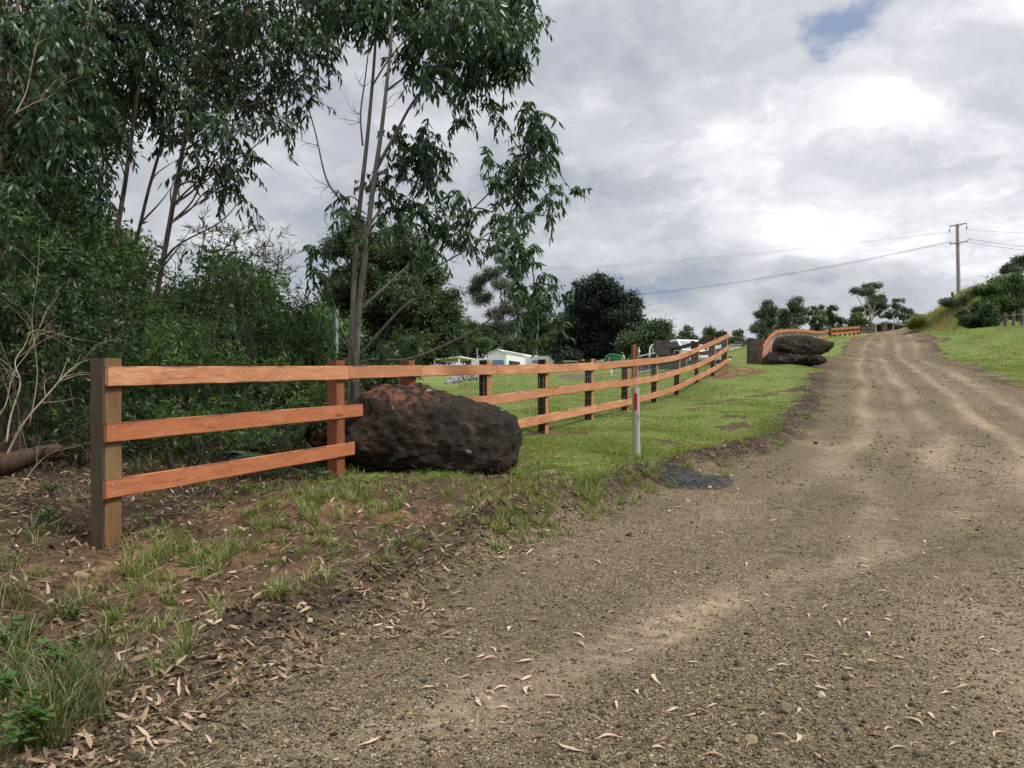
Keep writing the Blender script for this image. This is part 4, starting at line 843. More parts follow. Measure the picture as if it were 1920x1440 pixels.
gum('slender gum at the very edge of the wood with pale bare branches in front', [(-30, 640), (-10, 420), (5, 250), (20, 120), (40, -40), (60, -150)], 10.6, .06,
    [(20, 260, 75, 60), (-10, 170, 80, 70), (40, 340, 70, 50), (10, 60, 90, 70), (-40, 300, 70, 60), (80, 210, 60, 50), (70, 60, 70, 50)], 47, .85)
# ------------------------------------------------------------------ dense shrubs
def shrub(name, label, d, lst, leaf, L, W, seed, per=1.0, six=False, droop=.3, up=.2, nleaf=14, slen=.3, stems=5, group='shrubs along the forest edge', bark='bark_dark', out=.5):
    cl = clumps_px(lst, d, seed=seed, dsp=.5); cs = np.array([c for c, _ in cl]); px = np.mean([q[0] for q in lst]); b = ground(px, d); tw = []
    r = np.random.default_rng(seed); limbs = []
    for i, (c, _) in enumerate(cl):
        s = b+np.array([r.normal()*.12, r.normal()*.12, -.1]); limbs.append(limb_to(s, c, .03, .008, .1, seed+i))
    rt = root(name, b, label, 'shrub', group)
    obj('stem', tubes_mesh('stem', limbs, M[bark], 5, origin=b), rt); f = Fol(); sprays(f, cl, L, W, per*4.2, droop, six, nleaf, slen, seed, up, .25, tw, out)
    obj('foliage', f.mesh('foliage', M[leaf], b, tw, M[bark]), rt)
shrub('dense_shrub', 'dark tangled shrub at the wood edge above the fallen log', 9.4, [(40, 480, 110, 90), (-20, 600, 110, 110), (90, 600, 90, 90), (30, 700, 110, 70), (130, 520, 70, 70), (-30, 400, 90, 80)], 'bush', .085, .03, 51, 1.15)
shrub('dense_shrub', 'dark shrub directly behind the yellowish end post', 10.4, [(150, 620, 80, 80), (210, 700, 80, 70), (110, 740, 80, 70), (190, 560, 70, 60), (160, 800, 80, 50), (250, 780, 60, 50), (120, 850, 60, 40), (60, 800, 70, 50), (150, 880, 50, 30)], 'bush', .08, .03, 53, 1.15)
shrub('dense_shrub', 'tall leafy shrub under the leftmost saplings with feathery top', 11.6, [(80, 390, 90, 70), (140, 440, 80, 60), (40, 320, 70, 60), (180, 490, 60, 50), (100, 520, 80, 60), (30, 480, 60, 60)], 'bush2', .10, .028, 57, .95, droop=.5)
shrub('dense_shrub', 'broad dark shrub at the foot of the leaning gum trunks', 12.4, [(230, 540, 55, 55), (280, 610, 65, 60), (210, 620, 60, 60), (250, 490, 40, 35), (330, 650, 60, 50), (190, 470, 35, 40), (270, 680, 70, 40)], 'wattle', .12, .02, 59, 1.1, droop=.35, up=.3)
shrub('wattle_shrub', 'feathery narrow-leaved wattle shrub, airy top against the sky', 13.0, [(430, 540, 70, 60), (490, 560, 60, 60), (390, 600, 70, 55), (460, 620, 80, 50), (400, 470, 38, 45), (385, 430, 22, 30), (520, 500, 42, 40), (470, 470, 40, 35), (505, 450, 24, 22), (350, 560, 45, 40), (545, 580, 40, 45), (330, 510, 28, 30), (440, 440, 30, 26)], 'wattle', .15, .016, 61, .8, True, .25, .5, 12, .34)
shrub('wattle_shrub', 'bright green drooping wattle right of the feathery one', 13.6, [(560, 620, 60, 50), (600, 650, 45, 45), (530, 660, 60, 45), (575, 570, 30, 30), (500, 680, 60, 35), (590, 600, 25, 30)], 'bush2', .13, .02, 67, 1.0, True, .5, .2, 12, .3)
shrub('dense_shrub', 'low yellow-green shrub showing just above the long top rail', 11.0, [(400, 690, 70, 45), (460, 720, 60, 45), (330, 710, 60, 50), (520, 710, 50, 40), (390, 640, 40, 30), (300, 660, 50, 40), (360, 760, 60, 40), (430, 790, 70, 40), (300, 800, 60, 40)], 'bush2', .11, .022, 71, 1.05, droop=.3, up=.5)
shrub('dense_shrub', 'dark low shrub filling the space between top and middle rail', 11.8, [(440, 770, 80, 50), (540, 760, 60, 50), (600, 740, 40, 45), (350, 800, 70, 45), (280, 760, 50, 50), (620, 700, 30, 40), (400, 830, 70, 35), (320, 845, 60, 30), (500, 815, 60, 35), (570, 800, 45, 35), (250, 840, 45, 40)], 'bush', .10, .026, 73, 1.1)
shrub('dense_shrub', 'small leafy shrub between twin-trunked gum and the second post', 13.8, [(620, 700, 30, 40), (720, 690, 45, 35), (760, 660, 40, 30), (690, 720, 40, 30), (740, 720, 50, 30), (790, 640, 25, 25)], 'lime', .12, .035, 79, .9)
shrub('low_shrub', 'low fresh green shrub between the rails, left of the ferns', 9.8, [(300, 800, 45, 35), (350, 785, 50, 35), (420, 800, 50, 32), (380, 830, 55, 28), (310, 840, 40, 24), (450, 835, 45, 24)], 'bush2', .075, .022, 83, .8, droop=.3, up=.5, slen=.24)
shrub('low_shrub', 'low fresh green shrub between the rails, right of the ferns', 10.4, [(520, 785, 45, 35), (580, 770, 40, 35), (560, 815, 45, 30), (610, 790, 30, 35), (490, 820, 40, 25), (600, 730, 30, 30)], 'bush2', .075, .022, 85, .8, droop=.3, up=.5, slen=.24)
# deeper forest seen as one dark mass between the stems
def forest_mass():
    r = np.random.default_rng(90); f = Fol(); cl = []
    for i in range(46):
        px = r.uniform(-260, 640); d = r.uniform(17, 30); py = r.uniform(470 if px < 230 else 590, 730); rad = r.uniform(.9, 1.8); cl.append((at(px, py, d), np.array([rad, rad, rad])))
    for i in range(12):
        px = r.uniform(-260, 120); d = r.uniform(15, 24); py = r.uniform(90, 520); rad = r.uniform(.9, 1.7); cl.append((at(px, py, d), np.array([rad, rad, rad])))
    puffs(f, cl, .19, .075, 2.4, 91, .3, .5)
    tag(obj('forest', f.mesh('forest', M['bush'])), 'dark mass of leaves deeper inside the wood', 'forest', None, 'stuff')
forest_mass()

def far_wood():
    r = np.random.default_rng(92); f = Fol(); cl = []
    for i in range(70):
        d = r.uniform(154, 188); px = r.uniform(520, 1230); py = 668-r.random()**1.5*46; rad = r.uniform(2.6, 4.2); cl.append((at(px, py, d), np.array([rad*1.2, rad, rad])))
    puffs(f, cl, .6, .3, 2.4, 93, .2, 1.2)
    tag(obj('far_forest', f.mesh('far_forest', M['far'])), 'wooded skyline closing the paddock behind shed and caravan', 'forest', None, 'stuff')
far_wood()
# dead pale sticks at the far left
def dead_branch(label, pts, d, r0, side, seed, group='pale dead branches'):
    r0 = r0*.5
    r = np.random.default_rng(seed); P = smooth_path([at(x, y, d+.15*i) for i, (x, y) in enumerate(pts)], 5); paths = [(P, np.linspace(r0, r0*.25, len(P)))]
    for i in range(side):
        j = r.integers(len(P)//5, len(P)-2); a = unit(P[j+1]-P[j]); s = unit(a+rdir(1, r)[0]*.9+np.array([0, 0, .25])); l = r.uniform(.25, .7)
        Q = smooth_path([P[j], P[j]+s*l*.5+rdir(1, r)[0]*.04, P[j]+s*l+np.array([0, 0, -.1*l])+rdir(1, r)[0]*.06], 4); paths.append((Q, np.linspace(r0*.45, r0*.12, len(Q))))
        if r.random() < .6:
            q = Q[len(Q)//2]; Q2 = np.array([q, q+unit(s+rdir(1, r)[0])*l*.4]); paths.append((Q2, np.array([r0*.22, r0*.1])))
    o = P[0]; tag(obj('dead_branch', tubes_mesh('dead_branch', paths, M['dead'], 6, origin=o), None, o), label, 'branch', group)
dead_branch('forked pale dead branch reaching toward the yellowish end post', [(5, 870), (40, 800), (85, 745), (125, 700), (150, 680), (178, 672)], 7.4, .026, 7, 1)
dead_branch('upright crooked pale dead branch left of the forked one', [(12, 830), (20, 780), (38, 720), (28, 680), (45, 650), (62, 620), (100, 622)], 7.2, .02, 8, 2)
dead_branch('thin straight dead stick crossing the upright one', [(-10, 620), (15, 680), (30, 740), (35, 800), (20, 850)], 7.0, .013, 6, 3)
dead_branch('low dead stick leaning over the fallen log', [(-20, 800), (10, 760), (25, 700), (60, 650), (80, 600), (105, 560)], 7.6, .014, 7, 4)
dead_branch('long thin dead stick standing behind the others', [(55, 800), (70, 700), (60, 600), (70, 520), (75, 440)], 8.4, .012, 5, 5)
dead_branch('bleached dead branch high among the leaves at the wood edge', [(28, 215), (50, 170), (62, 110), (78, 50)], 8.8, .016, 6, 6)
dead_branch('bleached dead branch spreading sideways below the high one', [(25, 215), (60, 195), (95, 180), (122, 150)], 8.7, .014, 6, 7)
for i, (pts, lb) in enumerate([([(30, 930), (62, 880), (95, 850), (140, 838)], 'dead stick lying across the fallen log'), ([(96, 868), (112, 905), (135, 945), (160, 950)], 'thin dead stick sagging below the log end'), ([(5, 900), (30, 930), (40, 985)], 'short pale root-like stick under the log'), ([(90, 985), (130, 965), (168, 940)], 'thin stick lying near the foot of the end post')]):
    dead_branch(lb, pts, 6.9, .011, 3, 20+i)
def log():
    P = smooth_path([at(-40, 880, 7.1), at(20, 868, 7.2), at(70, 852, 7.3), at(118, 846, 7.4)], 6); r = np.random.default_rng(6)
    rad = np.linspace(.11, .07, len(P))*(1+r.normal(size=len(P))*.08); paths = [(P, rad)]
    for i in range(26):
        j = r.integers(len(P)-8, len(P)); s = unit(np.array([.8, .1, -.1])+rdir(1, r)[0]*.8); q = P[j]+rdir(1, r)[0]*.05; paths.append((np.array([q, q+s*r.uniform(.08, .22)]), np.array([.014, .003])))
    tag(obj('fallen_log', tubes_mesh('fallen_log', paths, M['log'], 10, origin=P[0]), None, P[0]), 'rotten brown fallen log with frayed end beside the dead branches', 'log')
log()
def fern(px, py, d, label, seed, n=9, L=.6, px_=None):
    r = np.random.default_rng(seed); b = at(px, py, d); b[2] = max(h(b[0], b[1]), b[2]-.5); f = Fol(); st = []
    for k in range(n):
        a = r.uniform(0, 2*math.pi); dr = np.array([math.cos(a), math.sin(a), 0]); l = L*r.uniform(.7, 1.2)
        t = np.linspace(0, 1, 30); C = b+dr*(t*l*.8)[:, None]+np.array([0, 0, 1])*(l*(1.1*t-.75*t*t))[:, None]; st.append((C, np.linspace(.006, .002, len(t))))
        S = np.array([-dr[1], dr[0], 0]); T = unit(np.gradient(C, axis=0)); w = .115*l*np.sin(np.pi*np.clip(t*1.02+.05, 0, 1))**.8+.005
        for sg in (1, -1):
            D = unit(S*sg+T*.45-np.array([0, 0, .15])); f.leaf4(C[2:], D[2:], T[2:], w[2:]*1.6, np.full(len(t)-2, .0125)*(L/.6), np.clip(r.normal(.5, .15, len(t)-2), 0, .95))
    rt = root('fern', b, label, 'fern', 'bracken ferns behind the fence'); obj('frond', f.mesh('frond', M['fern'], b), rt); obj('stem', tubes_mesh('stem', st, M['fern'], 4, origin=b), rt)
fern(520, 845, 9.6, 'larger bluish-green fern seen between the middle and bottom rails', 1, 10, .75); fern(545, 775, 10.4, 'fern showing above the middle rail near the second post', 2, 8, .7); fern(470, 775, 10.2, 'fern above the middle rail farther from the second post', 3, 8, .6); fern(585, 868, 9.5, 'small fern at the foot of the second post', 4, 7, .35)

# ------------------------------------------------------------------ trees beyond the paddock
G1 = 'trees beyond the paddock'
far_tree('bushy_tree', 'big bushy dark tree filling the gap behind the twin-trunked gum', 730, 40, [(640, 470, 35, 32), (700, 470, 50, 40), (765, 480, 45, 40), (800, 525, 42, 40), (835, 575, 32, 42), (720, 545, 70, 55), (640, 550, 45, 50), (780, 610, 62, 45), (690, 620, 70, 45), (620, 620, 40, 45), (850, 620, 20, 30), (670, 430, 25, 20), (740, 445, 30, 18), (760, 560, 60, 40), (700, 590, 70, 40), (830, 640, 40, 30), (740, 660, 80, 40), (650, 680, 50, 30), (790, 560, 50, 40), (670, 520, 50, 40)], 'far', L=.25, W=.11, seed=101, tr=.22, cover=3.0, group=G1, sub=.45, fill=3.6)
far_tree('forest_tree', 'dark tree between the wattle shrubs and the bushy tree', 585, 30, [(600, 640, 40, 40), (560, 670, 45, 35), (640, 660, 30, 40), (600, 590, 22, 28)], 'far', L=.2, W=.09, seed=103, tr=.14, group=G1)
far_tree('small_tree', 'light green rounded tree above the carport', 880, 128, [(880, 630, 26, 18), (860, 650, 26, 18), (905, 645, 22, 20), (885, 612, 12, 10), (840, 655, 20, 15)], 'lime', L=.4, W=.2, seed=105, tr=.2, group=G1)
far_tree('tall_gum', 'tall pale-trunked gum with open crown behind the white shed', 942, 148, [(896, 527, 18, 10), (918, 510, 22, 14), (945, 495, 26, 14), (970, 510, 20, 14), (905, 560, 20, 10), (940, 540, 25, 14), (970, 550, 24, 18), (925, 590, 20, 12), (955, 580, 22, 16), (890, 545, 10, 6), (985, 580, 20, 22), (935, 615, 18, 10), (910, 620, 14, 9), (960, 610, 26, 14)], 'fargum', 'bark_pale', .5, .22, 107, [(942, 660), (944, 600), (938, 540), (945, 500)], .28, cover=2.2, group=G1, sub=1.1)
far_tree('tall_gum', 'gum with dark hanging crown behind the caravan', 1005, 146, [(1010, 580, 30, 26), (1030, 610, 30, 26), (990, 615, 28, 24), (1040, 640, 28, 22), (1000, 650, 34, 18), (965, 645, 26, 18), (1060, 655, 22, 18)], 'far', 'bark_pale', .55, .25, 109, [(1006, 662), (1008, 620), (1012, 580)], .26, cover=2.4, group=G1)
far_tree('fig_tree', 'huge dark dome-shaped fig tree beyond the green tractor', 1128, 100, [(1105, 545, 36, 20), (1140, 552, 40, 26), (1178, 572, 26, 24), (1085, 575, 32, 30), (1130, 595, 50, 38), (1183, 608, 24, 24), (1085, 625, 38, 34), (1135, 635, 50, 30), (1175, 640, 26, 26), (1068, 605, 22, 26), (1120, 530, 22, 9), (1070, 650, 30, 22), (1160, 600, 36, 30), (1200, 620, 12, 16), (1110, 570, 40, 30), (1120, 665, 60, 26), (1170, 660, 40, 24), (1060, 650, 30, 26), (1100, 600, 45, 35), (1075, 672, 36, 18), (1120, 680, 60, 16), (1170, 676, 44, 18), (1200, 655, 18, 22)], 'fig', L=.5, W=.26, seed=111, tr=.5, cover=3.2, group=G1, sub=.85, droop=.1, fill=3.4)
far_tree('round_tree', 'rounded olive-green tree above the gate and white truck', 1210, 66, [(1186, 640, 22, 13), (1210, 630, 26, 17), (1234, 622, 18, 13), (1245, 640, 18, 17), (1200, 652, 34, 12), (1228, 640, 22, 18), (1172, 650, 12, 9), (1243, 613, 9, 7), (1256, 645, 9, 12)], 'far', L=.3, W=.15, seed=113, tr=.2, cover=2.8, group=G1, sub=.6)
far_tree('small_tree', 'pale bushy tree over the white truck roof', 1290, 105, [(1290, 628, 18, 12), (1278, 640, 14, 10), (1302, 640, 14, 12), (1290, 617, 9, 6), (1265, 647, 9, 8)], 'far', L=.4, W=.2, seed=115, tr=.15, group=G1)
far_tree('small_tree', 'pale bushy tree right of the one over the truck roof', 1332, 108, [(1332, 628, 18, 10), (1320, 640, 16, 10), (1345, 640, 14, 12), (1348, 625, 9, 8), (1330, 618, 10, 4)], 'far', L=.4, W=.2, seed=117, tr=.15, group=G1)
far_tree('small_tree', 'rounded tree behind the small cream shed', 1386, 116, [(1384, 627, 13, 10), (1375, 642, 14, 14), (1396, 642, 14, 14), (1386, 650, 22, 10), (1408, 650, 10, 12)], 'far', L=.42, W=.22, seed=119, tr=.18, group=G1)
S5 = dict(sx=3.556, ox=1380, oy=400)
G2 = 'gums on the rise past the boulders'
far_tree('tall_gum', 'slim open gum standing alone left of its row above the curved fence', 1433, 80, [(212, 612, 26, 16), (230, 640, 30, 14), (195, 650, 24, 16), (165, 680, 30, 12), (245, 678, 26, 14), (205, 690, 30, 14), (185, 720, 30, 14), (235, 725, 32, 16), (150, 745, 32, 14), (130, 775, 24, 12), (210, 760, 36, 20), (175, 775, 26, 20), (180, 830, 40, 18), (200, 800, 50, 24)], 'fargum', 'bark_pale', .3, .14, 121, [(1431, 640), (1436, 610), (1439, 575)], .16, cover=2.3, group=G2, sub=.42, fill=1.5, **S5)
far_tree('tall_gum', 'two-topped gum second in the row above the curved fence', 1480, 95, [(415, 583, 44, 16), (380, 610, 34, 14), (400, 640, 44, 18), (305, 665, 28, 14), (330, 685, 34, 16), (385, 680, 44, 24), (300, 710, 26, 14), (420, 720, 46, 28), (340, 730, 40, 26), (440, 655, 24, 14), (310, 745, 34, 16), (380, 770, 80, 26), (300, 770, 40, 20)], 'fargum', 'bark_pale', .34, .16, 123, [(1478, 622), (1485, 590), (1492, 568)], .2, cover=2.4, group=G2, sub=.5, fill=1.5, **S5)
far_tree('round_tree', 'broad dark tree third in the row, over the long black boulder', 1522, 98, [(530, 630, 56, 20), (490, 665, 40, 22), (560, 670, 46, 26), (510, 715, 60, 36), (570, 720, 44, 34), (545, 750, 50, 24), (540, 775, 70, 20)], 'far', L=.36, W=.18, seed=125, tr=.22, cover=2.8, group=G2, **S5)
far_tree('round_tree', 'dark dome tree fourth in the row, above the fence joint', 1560, 100, [(640, 640, 44, 24), (620, 680, 50, 32), (670, 690, 50, 34), (640, 730, 66, 30), (710, 720, 30, 24), (650, 765, 80, 20)], 'far', L=.36, W=.18, seed=127, tr=.22, cover=2.9, group=G2, **S5)
far_tree('round_tree', 'lighter green leafy tree behind the straight fence', 1605, 104, [(790, 700, 54, 26), (840, 720, 54, 26), (760, 730, 44, 22), (810, 745, 74, 20), (820, 680, 30, 14)], 'lime', L=.38, W=.2, seed=129, tr=.2, cover=2.8, group=G2, **S5)
far_tree('tall_gum', 'tallest spreading gum with lopsided flat crown above the grey cottage', 1634, 132, [(925, 482, 50, 11), (870, 495, 44, 12), (800, 518, 34, 9), (850, 530, 30, 12), (905, 525, 56, 16), (950, 565, 40, 14), (900, 570, 36, 14), (930, 605, 56, 22), (885, 620, 30, 18), (830, 645, 22, 10), (900, 660, 34, 18), (975, 590, 26, 14), (960, 630, 40, 20), (800, 650, 14, 6), (935, 660, 36, 20)], 'fargum', 'bark_pale', .38, .17, 131, [(1634, 612), (1631, 585), (1626, 560), (1630, 540)], .32, cover=2.2, group=G2, sub=.6, fill=1.5, **S5)
far_tree('round_tree', 'dark spreading tree right of the tallest gum, over the cottage roof', 1690, 136, [(1085, 582, 42, 16), (1060, 620, 46, 24), (1110, 640, 50, 24), (1170, 660, 50, 24), (1040, 665, 50, 24), (1120, 685, 66, 26), (1205, 685, 40, 20), (1000, 690, 46, 20), (1240, 695, 30, 12)], 'far', L=.42, W=.2, seed=133, tr=.3, cover=2.7, group=G2, **S5)
S8 = dict(sx=7.2, ox=1690, oy=460); G3 = 'bushes on the bank right of the road'
far_tree('round_bush', 'dark round bush on the bank beside the old posts', 1840, 56, [(1100, 800, 130, 90), (1040, 920, 130, 110), (1180, 900, 130, 120), (1120, 1040, 180, 90), (920, 1010, 90, 70), (1000, 1090, 110, 45), (860, 1030, 60, 50), (1260, 1030, 90, 80), (830, 930, 50, 40)], 'bush', L=.2, W=.1, seed=141, tr=.08, cover=3.0, group=G3, cat='bush', sub=.33, **S8)
far_tree('leafy_shrub', 'tall mid-green shrub with leafy top on the bank at the edge of view', 1885, 60, [(1180, 580, 130, 60), (1100, 640, 90, 50), (1300, 620, 140, 90), (1450, 560, 130, 100), (1560, 480, 100, 70), (1600, 620, 130, 130), (1450, 740, 170, 110), (1330, 780, 120, 90), (1600, 800, 110, 110), (1500, 900, 150, 110), (1380, 930, 110, 90), (1640, 950, 80, 110), (1720, 700, 140, 220), (1180, 640, 120, 60), (1260, 520, 90, 50), (1370, 500, 110, 60), (1480, 470, 90, 50), (1040, 620, 50, 30), (1250, 720, 110, 70)], 'bush2', L=.24, W=.12, seed=143, tr=.08, cover=2.6, group=G3, cat='shrub', sub=.4, **S8)
far_tree('flat_shrub', 'flat-topped dark shrub at the foot of the power pole', 1795, 80, [(720, 765, 110, 30), (640, 775, 70, 20), (790, 755, 80, 40), (870, 740, 60, 50), (760, 800, 90, 30), (580, 770, 40, 12), (960, 670, 60, 30), (900, 700, 60, 40)], 'far', L=.22, W=.11, seed=145, tr=.07, group=G3, cat='shrub', sub=.4, **S8)
far_tree('tall_gum', 'open grey gum crown rising behind the bank at the edge of view', 1908, 95, [(1590, 210, 70, 40), (1560, 270, 80, 36), (1460, 300, 70, 26), (1420, 345, 50, 26), (1640, 260, 60, 50), (1640, 190, 50, 30), (1580, 340, 90, 30), (1700, 240, 80, 80)], 'fargum', 'bark_pale', .32, .15, 147, None, .2, cover=2.0, group=G3, sub=.5, **S8)
far_tree('yellow_shrub', 'yellow-green shrub where the road meets the grassy mound', 1722, 82, [(230, 1000, 80, 45), (180, 1050, 90, 45), (270, 1060, 80, 50), (220, 1100, 90, 40), (130, 1080, 50, 30)], 'yellow', L=.2, W=.07, seed=149, tr=.05, group=G3, cat='shrub', sub=.35, **S8)
for i, (pts, lb) in enumerate([([(1200, 540), (1170, 480), (1120, 430), (1090, 408)], 'bare forked twig above the bank shrubs'), ([(1250, 530), (1240, 460), (1290, 400), (1250, 380)], 'bare twig beside the forked one above the bank'), ([(1050, 560), (1020, 520), (985, 495)], 'short bare twig over the round bush')]):
    dead_branch(lb, [(x/7.2+1690, y/7.2+460) for x, y in pts], 58, .05, 5, 50+i, 'bare twigs above the bank')
far_tree('low_bush', 'low dark bush behind the left bend of the curved fence', 1470, 86, [(1456, 628, 12, 6), (1470, 629, 14, 7), (1486, 628, 14, 6), (1500, 630, 12, 6)], 'far', L=.36, W=.18, seed=153, tr=.05, group=G2, cat='bush', sub=.5)
far_tree('low_bush', 'low dark bush behind the right half of the curved fence', 1525, 88, [(1510, 630, 14, 6), (1526, 629, 14, 7), (1542, 629, 14, 6), (1552, 626, 10, 7)], 'far', L=.36, W=.18, seed=154, tr=.05, group=G2, cat='bush', sub=.5)
far_tree('low_bush', 'low green bush behind the straight fence panel', 1585, 96, [(1565, 624, 14, 6), (1582, 623, 14, 7), (1600, 621, 14, 6)], 'lime', L=.36, W=.18, seed=155, tr=.05, group=G2, cat='bush', sub=.5)
far_tree('low_bush', 'low dark bush against the right side of the cottage', 1692, 114, [(1680, 614, 10, 5), (1694, 612, 12, 6), (1706, 609, 12, 7)], 'far', L=.3, W=.15, seed=151, tr=.05, group=G3, cat='bush', sub=.5)
def bank_posts():
    r = None
    for i, (px, y0, y1, lb) in enumerate([(1884.5, 586, 615, 'leaning old grey fence post next to the dark round bush'), (1900.5, 584, 613.5, 'split old grey fence post in the middle of the bank posts'), (1916.5, 578, 612, 'old grey fence post, last at the edge of view')]):
        d = 51; b = at(px, y1, d); b[2] = h(b[0], d); rt = root('old_post', b, lb, 'post', 'old fence posts on the bank')
        post_obj(rt, b, b, at(px, y0, d)[2], (.17, .14), .3*i, [M['stick'], M['stick']], seed=200+i, rough=.012)
        m = MB(); m.tube([(-.1, -.085, .75), (.6, -.085, .74)], .006, 4); m.make('fence_wire', M['wire'], rt)
    for px, y0, y1, d, w, lb in [(1634, 606, 625, 94, .55, 'darker thick old post left of the cottage front'), (1658, 605, 622.5, 93, .5, 'grey thick old post in front of the cottage'), (1786, 548, 566, 84, .2, 'short thin grey post beside the power pole')]:
        b = at(px, y1, d); b[2] = h(b[0], d); rt = root('old_post', b, lb, 'post'); post_obj(rt, b, b, at(px, y0, d)[2], (w, w), .2, [M['stick'], M['stick']], seed=int(px), rough=.02)
bank_posts()
simple_fence('old_rail_fence', 'old grey rail fence between the straight orange fence and the cottage', [A3(1615, 614.5, 90), A3(1622, 614.3, 91), A3(1628, 614, 92), A3(1633, 613.5, 93)], 1.0, 3, .18, [M['stick'], M['stick']], M['stick'], 1, .14, 0, seed=95)
# ------------------------------------------------------------------ buildings and vehicles beyond the fence
def local_root(name, px, d, label, cat, rz=0.0, z=None, group=None):
    b = ground(px, d)
    if z is not None: b[2] = z
    return root(name, b, label, cat, group, rz), b
def shed():
    rt, b = local_root('shed', 933, 121, 'white gabled metal shed with long white side and dark roof panels', 'shed', -math.radians(15.7)); zg = b[2]
    he = at(0, 661.5, 120)[2]-zg; hr = at(0, 655.3, 120)[2]-zg; w = 1.48; L = 25
    m = MB(); m.prism([(-w, -.6), (w, -.6), (w, he), (0, hr), (-w, he)], 0, L)
    for i in range(9): x = -w+.18+i*.33; m.box((x, -.02, he*.5+.25), (.05, .05, he-.2))
    wl = m.make('wall', M['white'], rt)
    for s in (1, -1):
        m = MB(); m._add([(s*(w+.15), -.25, he-.03), (0, -.25, hr+.05), (0, L+.2, hr+.05), (s*(w+.15), L+.2, he-.03), (s*(w+.15), -.25, he+.04), (0, -.25, hr+.12), (0, L+.2, hr+.12), (s*(w+.15), L+.2, he+.04)], [[0, 1, 2, 3], [4, 7, 6, 5], [0, 4, 5, 1], [1, 5, 6, 2], [2, 6, 7, 3], [3, 7, 4, 0]]); m.make('roof', M['cream'], rt)
    m = MB(); k = lambda t: (t*(w+.15), he+.075+(hr-he+.08)*(1-t)); a, c = k(.92), k(.45)
    m.quad((a[0], .5, a[1]), (a[0], 12, a[1]), (c[0], 12, c[1]), (c[0], .5, c[1])); m.make('roof_panel', M['panel'], rt)
    m = MB(); m.box((.1, -.05, .85), (1.9, .06, 1.7)); m.make('roller_door', M['blue'], rt)
    m = MB(); m.box((w+.03, 4.5, .9), (.06, 6.5, 1.5)); m.make('side_opening', M['black'], rt)
    m = MB(); m.box((-w-1.5, 1.5, at(0, 672.5, 121)[2]/2-zg/2), (2.8, 3, at(0, 672.5, 121)[2]-zg)); an = m.make('annex', M['cream'], rt)
    m = MB(); m.tube([(-w-2.0, .3, 1.0), (-w-2.0, .3, at(0, 655, 121)[2]-zg)], .09, 10); m.tube([(-w-2.0, .3, at(0, 655, 121)[2]-zg), (-w-2.0, .3, at(0, 653, 121)[2]-zg)], .14, 10); m.make('flue', M['steel'], an)
shed()
def caravan():
    rt, b = local_root('caravan', 1013, 104, 'white caravan with rounded front parked beside the shed', 'caravan'); s = 104/F; hh = at(0, 667.5, 104)[2]-b[2]
    x0, x1 = -28*s, 28*s; m = MB(); pr = [(x0, .35), (x1-.2, .35), (x1, .8), (x1-.05, hh-.75), (x1-.45, hh-.25), (x1-.95, hh-.05), (x0+1.2, hh), (x0+.1, hh-.05), (x0, hh-.3)]
    m.prism(pr, 0, 2.2); m.make('body', M['white'], rt)
    m = MB(); m.box((x1-1.7, -.02, hh-.85), (.5, .05, .55)); m.make('window', M['glass'], rt)
    m = MB(); m.box((x0+1.3, -.02, hh-.75), (.7, .05, .35)); m.make('window', M['glass2'], rt)
    for x in (.1, .75): m = MB(); m.disc((x, .15, .33), .33, 'y', .2); m.make('wheel', M['black'], rt)
    m = MB(); m.box((x0+1.5, 1.1, hh+.06), (.5, .5, .14)); m.make('roof_vent', M['white'], rt)
caravan()
def carport():
    c = [at(861.5, 669.8, 95), at(813, 675.3, 104), at(838, 678, 113), at(891, 674.3, 103)]; z = c[0][2]; b = ground(861, 95); rt = root('carport', b, 'open flat-roofed white carport left of the shed', 'carport')
    P = [np.array([q[0], q[1], z]) for q in c]; m = MB(); lo = [p-b for p in P]; hi = [p-b+np.array([0, 0, .16]) for p in P]
    m._add(lo+hi, [[3, 2, 1, 0], [4, 5, 6, 7], [0, 1, 5, 4], [1, 2, 6, 5], [2, 3, 7, 6], [3, 0, 4, 7]]); m.make('roof', M['cream'], rt)
    mid = sum(lo)/4
    for q in lo:
        e = q*.94+mid*.06; g = h(e[0]+b[0], e[1]+b[1])-b[2]; m = MB(); m.box((e[0], e[1], (e[2]-.004+g)/2), (.18, .18, e[2]-.004-g)); m.make('post', M['white'], rt)
    b2 = ground(841, 92); rt = root('bench', b2, 'long white board bench in front of the carport', 'bench'); m = MB(); zt = at(0, 704, 92)[2]-b2[2]; m.box((0, 0, zt), (2.7, .4, .14)); m.make('seat', M['white'], rt)
    for s in (-1.15, 1.15): m = MB(); m.box((s, 0, (zt-.07)/2-.1), (.12, .3, zt-.07+.2)); m.make('leg', M['white'], rt)
carport()
